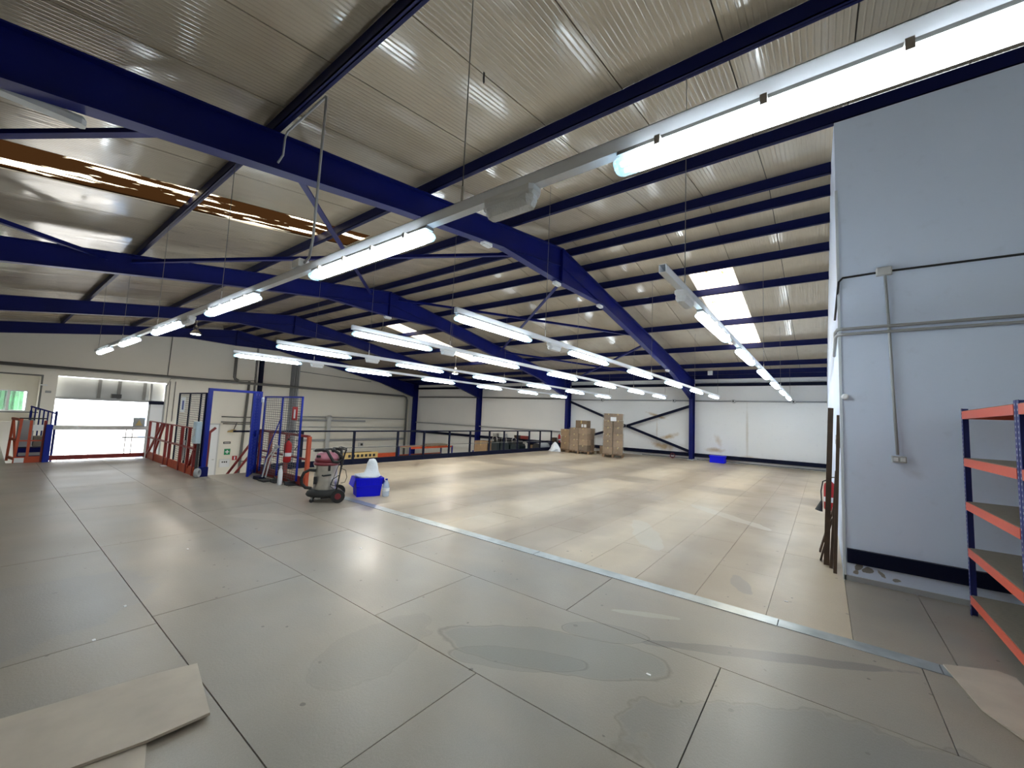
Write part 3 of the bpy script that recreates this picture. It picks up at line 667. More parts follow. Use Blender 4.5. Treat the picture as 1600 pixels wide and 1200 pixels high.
for i, y_ in enumerate(ny):
    if i == 1: y_ = -.04
    if i == 0: y_ = -2.9
    lab = ['lamp of the overhead rail just out of the frame, behind the camera', 'huge bright strip lamp at top right on the overhead rail', 'bright strip lamp at upper left centre, second on the overhead rail', 'third lamp of the overhead rail, by the lit high-bay', 'fourth lamp of the overhead rail', 'fifth lamp of the overhead rail, in front of the left wall', 'last and farthest lamp of the overhead rail'][i]
    lamp((NX, y_, HZ), math.pi/2, lab, 'strip lamps of the overhead rail')
bulkhead((NX, 1.42, HZ), math.pi/2, 'white emergency lamp between the first two lamps of the overhead rail')
bulkhead((NX, 7.55, HZ), math.pi/2, 'emergency lamp on the overhead rail, before its fourth lamp')
t = thing('junction_box', 'white junction box on top of the overhead rail with conduit', 'junction box', (NX, 4.05, HZ+.07))
MB().bevbox((NX-.05, 3.95, HZ+.072), (NX+.05, 4.11, HZ+.15), .01).build('box_body', 'white', t)
pipe([(1.84, 5.02, 4.55), (1.88, 5.0, 4.66), (1.87, 4.96, 4.85), (1.87, 4.9, 4.905), (1.87, 4.5, 4.91), (1.86, 4.02, 4.91), (1.85, 3.98, 4.88), (NX+.01, 3.84, 3.3), (NX, 3.86, 3.13), (NX, 3.95, 3.10)], .012, 'conduit', 'grey conduit dropping from the beam to the overhead rail', 'conduit', cat='conduit')
rows = [('R5', 1.065, 3.41, 20.6, [4.75, 7.35, 10.1, 12.9, 15.8, 18.7], 'rightmost lighting rail, near the right wall', 'rightmost rail', 4.12),
        ('R4', 3.66, 3.52, 19.9, [3.55, 6.45, 9.3, 12.2, 15.1, 18.05], 'second lighting rail from the right', 'second rail from the right', 5.9),
        ('R3', 5.93, 3.46, 19.9, [3.5, 6.3, 9.3, 12.2, 15.1, 18.0], 'third lighting rail from the right', 'third rail from the right', 5.55),
        ('R2', 8.75, 3.50, 19.9, [3.52, 6.43, 9.36, 12.3, 15.2, 18.1], 'fourth lighting rail from the right', 'fourth rail from the right', 5.7),
        ('R1', 11.45, 3.62, 20.0, [3.65, 6.6, 9.55, 12.5, 15.4, 18.3], 'fifth lighting rail from the right, the farthest one', 'farthest rail, fifth from the right', 5.7)]
for nm, y_, a, b, st, lab, short, em in rows:
    rail('x', y_, a, b, 'white '+lab, (4.12 if nm == 'R5' else 5.6, 10.9, 15.6, b-.25))
    for i, s_ in enumerate(st):
        lamp((s_+.8, y_, HZ), 0, f'{"nearest" if i == 0 else ("farthest" if i == 5 else ORD[i])} strip lamp on the {short}', 'strip lamps of the '+short)
    bulkhead((em+.0, y_, HZ), 0, f'emergency lamp on the {short}')

# small detectors on the rafters
for (x, y_, z, l) in ((5.65, 5.13, 5.08, 'left of the apex of the nearest frame'), (8.28, 5.13, 5.06, 'under the apex of the nearest frame'), (10.7, 5.13, 5.10, 'right of the apex of the nearest frame'), (17.28, 5.13, 3.98, 'low on the nearest frame towards the far wall'), (8.39, 12.12, 5.06, 'under the apex of the second frame')):
    t = thing('smoke_detector', 'white detector box '+l, 'detector', (x, y_, z-.09))
    MB().bevbox((x-.13, y_-.06, z-.08), (x+.13, y_+.06, z-.012), .02).build('box_body', 'white', t)
    MB().bevbox((x-.10, y_-.04, z-.10), (x+.10, y_+.04, z-.08), .008).build('lens', 'lgrey', t)
t = thing('junction_box', 'white box on the purlin near the far wall', 'junction box', (20.55, 4.15, 4.06)); MB().bevbox((20.48, 4.05, 4.07), (20.62, 4.25, 4.27), .02).build('box_body', 'white', t)
# batten lamp top left under the nearest rafter (unlit)
t = thing('batten_light', 'unlit grey batten lamp under the nearest frame at the left edge', 'ceiling lamp', (-.1, 5.13, 4.1))
MB().bevbox((-.75, 5.25, 4.16), (.34, 5.36, 4.24), .03).build('housing', 'lgrey', t); MB().box((-.6, 5.222, 4.235), (-.5, 5.32, 4.25)).box((.1, 5.222, 4.235), (.2, 5.32, 4.25)).build('bracket', 'grey', t)
# high-bay lamps in the void
for (x, y_, z, l) in ((9.22, 13.6, 4.74, 'lit high-bay lamp hanging beyond the second frame'), (15.6, 16.0, 4.02, 'lit high-bay lamp hanging over the void near the skylight'), (4.95, 20.0, 4.55, 'lit high-bay lamp behind the overhead rail at left')):
    t = thing('high_bay_lamp', l, 'pendant lamp', (x, y_, z-.1), group='high-bay lamps over the void')
    smooth_by(MB().lathe((x, y_, z-.08), [(.20, 0), (.17, .08), (.10, .16), (.07, .2), (.07, .32), (.03, .36)], 16).build('reflector', 'chrome', t))
    MB().lathe((x, y_, z-.085), [(.15, 0), (.15, .01)], 14).build('bulb_face', 'warm', t)
    MB().tube([(x, y_, z+.28), (x, y_, rz(x)+.2)], .008, 5).build('chain', 'steel', t)

# ------------------------------------------------------------------ railing of the void
t = thing('railing', 'long black mezzanine railing along the open void', 'railing', (11.5, 11.81, 0))
MB().bar((3.9, 11.81, 1.04), (19.1, 11.81, 1.04), .045).build('top_rail', 'navy', t)
MB().bar((4.4, 11.81, .52), (19.1, 11.81, .52), .022).build('mid_rail', 'pipe', t)
MB().box((4.45, 11.79, .0), (19.1, 11.83, .17)).build('kick_board', 'navy', t)
import itertools
for px_ in (5.62, 7.25, 8.92, 10.1, 11.4, 12.6, 13.85, 14.9, 15.95, 16.95, 17.95, 19.05): MB().box((px_-.03, 11.78, 0), (px_+.03, 11.84, 1.03)).build('post', 'navy', t)
pipe([(5.35, 11.85, 1.0), (5.45, 11.86, 1.04), (5.6, 11.86, .9), (5.55, 11.86, .62), (5.45, 11.86, .5)], .012, 'black', 'black cable looped over the railing behind the vacuum cleaner', 'cable', cat='cable')

# ------------------------------------------------------------------ left: edge fence, screens, gate
t = thing('edge_fence', 'orange-red safety fence running along the left edge of the platform', 'fence', (3.15, 14, 0))
MB().box((3.14, 11.75, 0), (3.17, 16.2, .20)).build('kick_board', 'orange', t)
MB().bar((3.15, 11.7, 1.10), (3.15, 16.3, 1.10), .03).build('top_rail', 'red', t)
MB().bar((3.15, 11.7, .62), (3.15, 16.3, .62), .045).build('mid_rail', 'red', t)
for y_ in (16.25, 15.4, 14.35, 13.95, 12.95, 12.35, 11.85): MB().box((3.12, y_-.03, 0), (3.18, y_+.03, 1.1)).build('post', 'red', t)
for a, b in (((3.15, 16.2, .12), (3.15, 14.9, 1.08)), ((3.15, 15.5, .15), (3.15, 14.7, 1.08)), ((3.15, 12.2, .15), (3.15, 11.75, .75))): MB().bar(a, b, .05).build('brace', 'red', t)

def screen(x, ys_, z0, z1, label, m='navy'):
    t = thing('mesh_screen', label, 'mesh screen', (x, (ys_[0]+ys_[-1])/2, z0))
    for y_ in ys_: MB().box((x-.018, y_-.018, z0), (x+.018, y_+.018, z1)).build('upright', m, t)
    MB().box((x-.018, ys_[0], z1-.035), (x+.018, ys_[-1], z1)).build('top_bar', m, t)
    g_ = MB(); n = int((z1-z0)/.055)
    for i in range(n): g_.box((x-.003, ys_[0], z0+i*.055), (x+.003, ys_[-1], z0+i*.055+.009))
    yy = ys_[0]
    while yy < ys_[-1]: g_.box((x-.003, yy, z0), (x+.003, yy+.004, z1)); yy += .11
    g_.build('mesh_wire', 'pipe', t, kind='stuff'); return t
s1 = screen(3.24, [11.72, 12.1, 12.97, 13.88], -.3, 1.97, 'navy framed wire mesh screen behind the orange fence, left of the gate')
MB().box((3.215, 13.25, 1.45), (3.22, 13.62, 1.85)).build('notice', 'white', s1); MB().box((3.21, 13.36, 1.52), (3.2145, 13.48, 1.76)).build('notice_print', 'royal', s1)
MB().box((3.21, 12.9, .25), (3.22, 13.1, .75)).build('panel_label', 'tape', s1)
s2 = screen(4.36, [9.28, 10.27, 11.25], .08, 1.96, 'blue framed wire mesh screen right of the gate, above the orange rail', 'royal')
t = thing('fire_sign', 'white and red sign on the mesh screen above the extinguisher', 'sign', (4.33, 9.55, 1.42))
MB().box((4.33, 9.42, 1.42), (4.338, 9.66, 1.72)).build('plate', 'sign_red', t); MB().box((4.322, 9.50, 1.46), (4.3295, 9.57, 1.66)).build('mark', 'white', t)
t = thing('edge_fence', 'short orange-red rail fence between gate and vacuum cleaner', 'fence', (4.42, 10.2, 0))
MB().box((4.40, 8.95, 0), (4.43, 11.5, .19)).build('kick_board', 'red', t)
MB().bar((4.42, 8.95, 1.08), (4.42, 11.5, 1.08), .05).build('top_rail', 'red', t); MB().bar((4.42, 8.95, .58), (4.42, 11.5, .58), .04).build('mid_rail', 'red', t)
for k, y_ in enumerate((8.95, 10.0, 10.9, 11.46)): MB().box((4.385, y_-.04, 0), (4.455, y_+.04, 1.08)).build('post', 'orange' if k == 0 else 'red', t)
# gate
t = thing('gate', 'tall bright blue gate with its leaf swung open towards the camera', 'gate', (3.8, 11.6, 0))
MB().box((3.24, 11.55, 0), (3.32, 11.65, 2.08)).build('gate_post', 'royal', t)
MB().box((4.32, 11.55, 0), (4.40, 11.65, 2.08)).build('gate_post', 'royal', t)
MB().box((3.24, 11.57, 2.02), (4.40, 11.63, 2.08)).build('lintel', 'royal', t)
MB().box((3.18, 11.5, 0), (3.36, 11.7, .22)).build('post_foot', 'blue', t)
H0 = Vector((4.30, 11.5, 0)); H1 = Vector((3.94, 10.80, 0)); dd = (H1-H0)
leaf = MB()
for z in (.06, 1.0, 1.98): leaf.bar(H0+Vector((0, 0, z)), H1+Vector((0, 0, z)), .045, .06)
for f_ in (0, .5, 1): leaf.bar(H0+dd*f_+Vector((0, 0, .03)), H0+dd*f_+Vector((0, 0, 2.0)), .05)
lf = leaf.build('gate_leaf', 'royal', t)
wr = MB()
for i in range(26): z = .1+i*.072; wr.bar(H0+Vector((0, 0, z)), H1+Vector((0, 0, z)), .006)
for i in range(9): wr.bar(H0+dd*i/8+Vector((0, 0, .05)), H0+dd*i/8+Vector((0, 0, 1.98)), .006)
wr.build('mesh_wire', 'royal', lf, kind='stuff')
MB().box((4.14, 11.05, .95), (4.20, 11.15, 1.10)).build('latch', 'royal', lf)
solo('post_sensor', MB().bevbox((4.36, 11.42, 1.80), (4.43, 11.52, 1.92), .01), 'white', 'small white sensor box on the right gate post', 'sensor')
t = thing('control_box', 'pale blue-grey control box on the fence post left of the gate', 'control box', (3.1, 11.52, 1.0))
MB().bevbox((3.02, 11.42, .78), (3.14, 11.64, 1.28), .02).build('box_body', mat('pale_blue_grey', (.45, .56, .62), .4), t)
MB().box((3.0, 11.47, .95), (3.02, 11.57, 1.12)).build('cover', 'lgrey', t)
MB().bar((3.12, 11.5, .78), (3.12, 11.5, .15), .05).build('stand', 'black', t)
t = thing('tape_roll', 'grey-green ring lying upright against the blue post foot', 'roll', (3.12, 11.38, 0), .9, world=False)
ring = MB(); n = 18; R_, r_ = .085, .028
vs = []; fs = []
for i in range(n):
    a = 2*math.pi*i/n
    for j in range(8):
        b = 2*math.pi*j/8; vs.append((math.cos(a)*(R_+r_*math.cos(b)), r_*1.6*math.sin(b), .115+math.sin(a)*(R_+r_*math.cos(b))))
for i in range(n):
    for j in range(8): fs.append((i*8+j, ((i+1) % n)*8+j, ((i+1) % n)*8+(j+1) % 8, i*8+(j+1) % 8))
smooth_by(ring.poly(vs, fs).build('ring', 'conduit', t, origin=(0, 0, 0)))
# stair handrails beyond the gate
for k, (y_, x0, x1) in enumerate(((12.0, 4.62, 3.9), (12.35, 4.75, 4.2))):
    solo('stair_rail', MB().bar((x0, y_, 1.08-.38*k), (x1-.25, y_, -.48), .04, .05), 'red', ['nearer', 'farther'][k]+' sloping dark red stair handrail seen through the gate', 'handrail')
solo('stair_rail', MB().bar((3.42, 11.9, -.2), (3.44, 11.95, 1.0), .06, .06).bar((3.44, 11.95, 1.0), (3.56, 11.95, 1.12), .05, .05), 'red', 'upright dark red handrail just inside the left gate post', 'handrail')
solo('stair_rail', MB().bar((4.5, 11.88, .35), (5.0, 11.88, .35), .03).bar((4.5, 11.88, .12), (5.0, 11.88, .12), .03).box((4.72, 11.865, -.3), (4.76, 11.895, .37)), 'red', 'two short dark red rails behind the open gate leaf', 'handrail')

# cleaning things by the mesh screen
t = thing('broom', 'blue-handled broom leaning on the mesh screen', 'broom', (4.2, 10.15, 0))
MB().tube([(4.12, 10.45, .07), (4.17, 10.3, .8), (4.33, 10.22, 1.42)], .013, 7).build('handle', 'royal', t)
MB().box((4.0, 10.3, .0), (4.16, 10.62, .07)).build('brush_head', 'navy', t)
t = thing('crutch_mop', 'grey two-tube mop standing beside the broom', 'mop', (4.15, 10.0, 0))
for o_ in (0, .1): MB().tube([(4.05+o_*.3, 10.25-o_, .08), (4.10+o_*.3, 10.2-o_, .5), (4.2+o_*.1, 10.05-o_*.5, .78)], .014, 6).build('handle', 'lgrey', t)
MB().lathe((4.21, 10.03, .74), [(.04, 0), (.06, .04), (.03, .09)], 10).build('grip', 'grey', t)
MB().box((3.98, 9.98, 0), (4.2, 10.3, .035)).build('mop_head', 'rubber', t)
t = thing('spray_bottle', 'tall white bottle standing on the floor by the mesh screen', 'bottle', (4.12, 9.5, 0))
smooth_by(MB().lathe((4.12, 9.5, 0), [(.045, 0), (.05, .02), (.045, .28), (.03, .34), (.02, .36)], 14).build('bottle_body', 'white', t)); MB().lathe((4.12, 9.5, .36), [(.028, 0), (.024, .05)], 10).build('cap', 'lgrey', t)
t = thing('dustpan', 'black dustpan on the floor beside the white bottle', 'dustpan', (4.3, 9.35, 0))
MB().prism([(9.2, 0), (9.42, 0), (9.42, .07), (9.38, .07), (9.36, .012), (9.2, .012)], 'x', 4.18, 4.42).build('pan', 'black', t); MB().bar((4.3, 9.42, .06), (4.32, 9.58, .09), .03).build('handle', 'black', t)
t = thing('dustpan', 'black dustpan on the floor beside the broom', 'dustpan', (4.22, 9.85, 0))
MB().prism([(9.72, 0), (9.94, 0), (9.94, .07), (9.90, .07), (9.88, .012), (9.72, .012)], 'x', 4.1, 4.34).build('pan', 'rubber', t); MB().bar((4.22, 9.94, .06), (4.24, 10.08, .09), .03).build('handle', 'rubber', t)
solo('paper_scrap', MB().bevbox((3.0, 13.85, 0), (3.12, 14.02, .02), .004), 'tape', 'small white scrap of paper on the floor near the orange fence', 'paper')
_w = ['beyond the loose beige board', 'just above the loose beige board', 'in the middle of the grey floor, left side', 'on the joint near the grey centre boards', 'beside the metal strip near the right wall', 'on the water stain in the centre foreground']
for i, (x, y_) in enumerate(((.86, 4.6), (.62, 4.1), (1.6, 5.9), (3.0, 4.55), (5.0, .3), (2.9, .95))):
    solo('paper_scrap', MB().bevbox((x, y_, 0), (x+.018, y_+.03, .004), .001), 'tape', 'tiny pale scrap of paper '+_w[i], 'paper')

# glass-side balustrade and pallet gate at the far left
t = thing('barrier', 'low barrier with silver rail and orange-red foot board before the big doorway', 'barrier', (2.0, 16.2, 0))
MB().bar((1.1, 16.2, .90), (3.1, 16.2, .90), .07, .11).build('top_rail', 'steel', t)
MB().box((1.12, 16.18, .04), (3.08, 16.22, .16)).build('kick_board', 'red', t)
MB().box((1.06, 16.1, 0), (1.18, 16.26, .98)).build('gate_post', 'royal', t)
for x in (2.62, 2.76): MB().bar((x, 16.2, .16), (x, 16.2, .88), .02).build('baluster', 'lgrey', t)
MB().box((2.55, 16.19, .60), (3.1, 16.21, .64)).build('cross_bar', 'lgrey', t)
t = thing('warning_sign', 'grey plate with dark triangle on the right end of the barrier', 'sign', (2.9, 16.15, .95))
MB().box((2.74, 16.14, .93), (3.0, 16.16, 1.2)).build('plate', 'grey', t); MB().prism([(2.79, .97), (2.95, .97), (2.87, 1.14)], 'y', 16.13, 16.14).build('mark', 'yellow', t)
t = thing('pallet_gate', 'orange pallet gate frame at the left edge of the platform', 'barrier', (.75, 16.2, 0))
sf = MB().bar((.60, 16.2, 0), (.64, 16.2, 1.12), .05).bar((.50, 16.9, 0), (.53, 16.9, 1.12), .05)
for z in (.1, .58, 1.10): sf.bar((.61, 16.2, z), (.51, 16.9, z), .04, .06)
sf.bar((.61, 16.2, .1), (.53, 16.9, 1.1), .04)
sf.build('side_frame', 'orange', t)
MB().box((.78, 16.17, 0), (.83, 16.23, 1.08)).build('post', 'orange', t); MB().box((1.02, 16.17, 0), (1.07, 16.23, 1.08)).build('post', 'red', t)
MB().box((.62, 16.18, .0), (1.05, 16.22, .16)).build('kick_board', 'orange', t)
MB().bar((.60, 16.2, 1.13), (1.055, 16.2, 1.13), .03).build('top_rail', 'black', t)
MB().bar((.58, 16.2, .56), (1.05, 16.2, .56), .03).build('mid_rail', 'orange', t)
MB().box((.84, 16.14, .82), (1.02, 16.15, .97)).build('notice', 'tape', t); MB().box((.60, 16.16, .01), (.76, 16.175, .13)).build('notice', 'tape', t)
t = thing('machine', 'grey cabinet on a blue base behind the orange pallet gate', 'machine', (.9, 17.2, -.3))
MB().bevbox((.62, 16.9, .35), (.90, 17.4, 1.05), .02).build('cabinet', 'grey', t); MB().box((.66, 16.85, -.3), (1.12, 17.4, .32)).build('base', 'blue', t); MB().box((.68, 16.84, .12), (1.12, 16.85, .2)).build('stripe', 'conduit', t)
MB().box((.92, 16.95, .35), (1.12, 17.3, .62)).build('drum', 'chip', t)
t = thing('stair_balusters', 'row of short dark blue balusters on a slope at far left', 'balustrade', (1.0, 17.6, 0))
MB().bar((.82, 17.6, 1.42), (1.35, 17.6, 1.22), .04).build('handrail', 'blue', t)
for x in (.84, 1.32): MB().bar((x, 17.6, LOW), (x, 17.6, 1.3), .05).build('newel', 'blue', t)
for k in range(7): x = .84+k*.08; MB().bar((x, 17.6, 0.2), (x, 17.6, 1.42-k*.03), .03).build('baluster', 'blue', t)
solo('thermostat', MB().bevbox((1.62, YG-.04, 1.88), (1.80, YG-.002, 1.98), .01), 'grey', 'small grey box on the pillar between window and doorway', 'switch box')
solo('wall_hook', MB().tube([(1.45, YG-.05, 2.22), (1.6, YG-.12, 2.22), (1.66, YG-.12, 2.22)], .025, 8), 'white', 'small white camera on the pillar beside the doorway', 'camera')
for k, x in enumerate((3.9, 4.12)):
    solo('cable', MB().tube([(x+2.0, YG-.03, 2.8), (x+2.0, YG-.03, .4+k*.3)], .018, 6), 'pipe', ['left', 'right'][k]+' thin cable hanging down right of the doorway', 'cable')

# ------------------------------------------------------------------ vacuum cleaner
t = thing('vacuum_cleaner', 'industrial steel vacuum cleaner with faded red head and black hose', 'vacuum cleaner', (4.03, 7.42, 0), math.radians(-31), world=False)
O = (0, 0, 0)   # local x = to the camera's right, local y = away from the camera
smooth_by(MB().lathe((0, 0, .17), [(.195, 0), (.205, .02), (.205, .22), (.208, .23), (.205, .24), (.205, .46), (.212, .47), (.212, .50)], 28).build('tank', 'steel', t, origin=O))
smooth_by(MB().lathe((0, 0, .66), [(.222, 0), (.228, .02), (.222, .05), (.21, .06)], 28).build('tank_rim', 'dred', t, origin=O))
smooth_by(MB().lathe((0, 0, .72), [(.205, 0), (.212, .04), (.20, .05)], 28).build('head_skirt', 'dred', t, origin=O))
smooth_by(MB().lathe((0, 0, .77), [(.205, 0), (.20, .03), (.175, .09), (.12, .125), (.05, .135)], 28).build('motor_head', 'pinkred', t, origin=O))
MB().box((-.17, -.20, .81), (-.10, -.12, .85)).build('switch', 'black', t, origin=O)
MB().tube([(-.06, -.05, .89), (-.04, -.05, .95), (.06, -.05, .96), (.10, -.05, .89)], .018, 8).build('carry_handle', 'black', t, origin=O)
MB().tube([(-.21, 0, .92), (-.10, -.10, .94), (.0, -.14, .93), (.05, -.2, .85), (.12, -.2, .74), (.20, -.12, .72), (.25, .0, .80), (.24, .05, .92), (.17, .06, .95), (.10, .02, .96), (.12, -.08, .93), (.2, -.12, .88), (.27, -.06, .80), (.26, .04, .72), (.2, .1, .75)], .026, 10).build('hose', 'rubber', t, origin=O, smooth=True)
MB().tube([(-.25, 0, .92), (-.20, 0, .93)], [.018, .026], 8).build('hose_nozzle', 'grey', t, origin=O)
MB().tube([(-.17, -.12, .57), (-.27, -.13, .58), (-.36, -.12, .53), (-.40, -.11, .42), (-.385, -.1, .33), (-.32, -.1, .26), (-.22, -.12, .25)], .027, 10).build('suction_hose', 'rubber', t, origin=O, smooth=True)
MB().box((.04, -.222, .57), (.08, -.20, .67)).build('latch', 'black', t, origin=O)
MB().tube([(-.05, -.21, .49), (-.03, -.235, .485), (.10, -.22, .50)], .014, 8).build('tank_grip', 'black', t, origin=O)
MB().box((-.19, -.19, .33), (-.14, -.12, .46)).build('hose_port', 'black', t, origin=O)
fr = MB(); fr.lathe((0, 0, .10), [(.27, 0), (.29, .03), (.27, .08), (.22, .12)], 24, 1.1, 1); fr.bar((-.05, 0, .10), (.30, 0, .12), .44, .06); smooth_by(fr.build('chassis', 'rubber', t, origin=O))
for s_ in (-1, 1):
    wb = MB().tube([(.24, s_*.27-.02, .12), (.24, s_*.27+.02, .12)], .12, 22).build('wheel', 'rubber', t, origin=O)
    MB().tube([(.24, s_*.27-.028*1, .12), (.24, s_*.27+.028, .12)], .055, 16).build('hub', 'dred', wb, origin=O)
    cw = MB().tube([(-.20, s_*.17-.015, .035), (-.20, s_*.17+.015, .035)], .035, 12).build('caster', 'black', t, origin=O)
    MB().bar((-.20, s_*.17, .05), (-.20, s_*.17, .12), .03).build('caster_fork', 'grey', cw, origin=O)
hb = MB().tube([(.20, -.16, .18), (.25, -.16, .55), (.30, -.16, .86), (.33, -.16, .95), (.22, -.16, .98), (.20, -.1, .98), (.2, .1, .98), (.22, .16, .98), (.33, .16, .95), (.30, .16, .86), (.25, .16, .55), (.20, .16, .18)], .014, 8).build('push_handle', 'black', t, origin=O, smooth=True)
MB().tube([(.24, -.18, .62), (.34, -.2, .58), (.37, -.18, .45), (.34, -.18, .36), (.27, -.18, .34)], .006, 6).tube([(.22, -.2, .7), (.16, -.24, .5), (.10, -.25, .3), (.16, -.24, .25)], .006, 6).tube([(.26, -.2, .75), (.24, -.22, .5), (.13, -.24, .42), (.10, -.24, .33), (.2, -.24, .3), (.24, -.22, .40)], .009, 6).build('power_cord', 'black', t, origin=O)

# ------------------------------------------------------------------ blue storage crate with bag
A = math.radians(-22)
t = thing('storage_crate', 'bright blue plastic lidded crate holding a white bag, on the floor', 'crate', (4.90, 7.38, 0), math.radians(-21), world=False)
bx = MB(); a0, b0, a1, b1, h = .225, .17, .26, .20, .36
bx.poly([(-a0,-b0,0),(a0,-b0,0),(a0,b0,0),(-a0,b0,0),(-a1,-b1,h),(a1,-b1,h),(a1,b1,h),(-a1,b1,h)], [(0,3,2,1),(0,1,5,4),(1,2,6,5),(2,3,7,6),(3,0,4,7)])
ai, bi = .245, .185
bx.poly([(-ai+.03,-bi+.02,.02),(ai-.03,-bi+.02,.02),(ai-.03,bi-.02,.02),(-ai+.03,bi-.02,.02),(-ai,-bi,h),(ai,-bi,h),(ai,bi,h),(-ai,bi,h)], [(0,1,2,3),(0,4,5,1),(1,5,6,2),(2,6,7,3),(3,7,4,0)])
bx.poly([(-a1,-b1,h),(a1,-b1,h),(a1,b1,h),(-a1,b1,h),(-ai,-bi,h),(ai,-bi,h),(ai,bi,h),(-ai,bi,h)], [(0,1,5,4),(1,2,6,5),(2,3,7,6),(3,0,4,7)])
bx.build('crate_body', 'box_blue', t, origin=O)
rb = MB()
for k in range(9): rb.box((-.20+k*.05, -.200, .22), (-.19+k*.05, -.17, .34))
rb.box((-.25, -.205, .20), (.25, -.165, .215)); rb.build('ribs', 'box_blue', t, origin=O, kind='stuff')
MB().box((-.28, -.215, .34), (.28, -.19, .365)).box((-.28, .19, .34), (.28, .215, .365)).build('rim', 'box_blue', t, origin=O)
for s_ in (-1, 1):
    MB().poly([(s_*.265, -.21, .36), (s_*.265, .21, .36), (s_*.31, .20, .20), (s_*.31, -.20, .20), (s_*.275, -.21, .368), (s_*.275, .21, .368), (s_*.322, .20, .205), (s_*.322, -.20, .205)], [(0,1,2,3),(4,5,6,7),(0,4,5,1),(2,6,7,3),(0,3,7,4),(1,2,6,5)]).build('lid_flap', 'box_blue', t, origin=O)
bg_ = MB(); random.seed(3)
ringz = [(.22, .345, 1.0), (.26, .385, 1.0), (.25, .425, .9), (.14, .45, .75), (.11, .55, .8), (.09, .65, .8), (.055, .71, .8), (.02, .725, .8)]
n = 16; vs = []
for i, (r, z, e) in enumerate(ringz):
    sh = (0, 0, -.02, .06, .08, .08, .07, .07)[i]
    for k in range(n):
        a = 2*math.pi*k/n; q = r*(1+.14*math.sin(3*a+i)+random.uniform(-.08, .08)); vs.append((min(.24, max(-.26, q*math.cos(a)*1.05)) + sh, q*math.sin(a)*.7*e, z+random.uniform(-.008, .008)))
bg_.poly(vs, [(i*n+k, i*n+(k+1) % n, i*n+n+(k+1) % n, i*n+n+k) for i in range(len(ringz)-1) for k in range(n)]+[tuple(range(n-1, -1, -1)), tuple(range((len(ringz)-1)*n, len(ringz)*n))])
rt = Matrix.Translation((4.90, 7.38, 0)) @ Matrix.Rotation(math.radians(-21), 4, 'Z')
solo('plastic_bag', MB().poly([rt @ Vector(v) for v in bg_.v], bg_.f), 'bag', 'crumpled white plastic bag peaking out of the blue crate', 'bag', smooth=True)
t = thing('water_bottle', 'clear bluish water bottle standing at the right of the blue crate', 'bottle', (5.11, 7.04, 0))
smooth_by(MB().lathe((5.11, 7.04, 0), [(.065, 0), (.07, .02), (.066, .08), (.07, .10), (.066, .13), (.07, .16), (.066, .2), (.06, .24), (.03, .30), (.022, .32)], 18).build('bottle_body', 'clear', t))
MB().lathe((5.11, 7.04, .32), [(.026, 0), (.024, .03)], 12).build('cap', 'royal', t); MB().lathe((5.11, 7.04, .11), [(.071, 0), (.071, .06)], 18).build('label_band', 'bag', t)

# ------------------------------------------------------------------ loose boards on the floor
def slab(name, pts, z0, z1, m, label, tilt=None):
    mb = MB().prism(pts, 'z', z0, z1)
    if tilt: mb.v = [(x, y_, z+tilt(x, y_)) for x, y_, z in mb.v]
    return solo(name, mb, m, label, 'board')
slab('loose_board', [(.99, 3.22), (.90, 2.66), (.64, 2.67), (.3, 2.74), (-.4, 2.9), (-.9, 3.1), (-.6, 3.62), (-.05, 3.5), (.21, 3.39), (.45, 3.345), (.6, 3.32), (.8, 3.28)], .022, .036, 'ply', 'pale beige board lying at the bottom left corner, upper one')
slab('loose_board', [(.66, 2.75), (.56, 2.3), (-.2, 2.2), (-.3, 2.9)], .002, .018, 'ply', 'pale board lying under the larger one at bottom left')
slab('loose_board', [(4.50, -.68), (4.66, -.98), (4.62, -1.06), (4.35, -1.08), (3.9, -1.02), (3.6, -.95), (3.95, -.76)], .006, .016, 'ply', 'pale thin board lying at the bottom right by the shelving')

# ------------------------------------------------------------------ shelving at the right
t = thing('shelving_unit', 'blue and orange boltless shelving unit at the right edge', 'shelving', (5.3, -1.4, 0))
def post(x, y_):
    p = MB().box((x-.024, y_-.002, 0), (x+.024, y_, 1.98)).box((x+.022, y_-.05, 0), (x+.024, y_, 1.98))
    o = p.build('upright', 'royal' if False else 'blue2', t)
    h_ = MB()
    for k in range(48): z = .06+k*.04; h_.box((x-.006, y_+.0005, z), (x+.006, y_+.0015, z+.016))
    h_.build('slots', 'hole', o, kind='stuff')
M['blue2'] = mat('blue_shelf_steel', (.010, .018, .17), .4)
XA, XB, YF, YK = 5.93, 4.52, -1.10, -1.75
for x in (XA, XB): post(x, YF); post(x, YK)
post(XB-.055, YF)
for i, (zt) in enumerate((1.95, 1.49, 1.07, .63, .19)):
    MB().box((XB+.02, YF-.02, zt-.075), (XA-.02, YF+.004, zt)).box((XB+.02, YF-.05, zt-.012), (XA-.02, YF-.02, zt-.008)).build('beam', 'shelf_orange', t)
    MB().box((XB+.02, YK-.004, zt-.075), (XA-.02, YK+.02, zt)).build('beam', 'shelf_orange', t)
    for x in (XA-.03, XB+.03): MB().box((x-.01, YK+.02, zt-.075), (x+.01, YF-.02, zt-.0)).build('side_beam', 'shelf_orange', t)
    MB().box((XB+.02, YK+.02, zt-.008), (XA-.02, YF-.004, zt+.006)).build('shelf_board', 'chip', t)
t = thing('shelving_unit', 'second shelving bay cut off by the right edge of the frame', 'shelving', (3.9, -1.4, 0))
for i, (zt) in enumerate((1.95, 1.49, 1.07, .63, .19)):
    MB().box((3.3, YF-.02, zt-.075), (XB-.08, YF+.004, zt)).build('beam', 'shelf_orange', t)
    MB().box((3.3, YK+.02, zt-.008), (XB-.08, YF-.004, zt+.006)).build('shelf_board', 'chip', t)
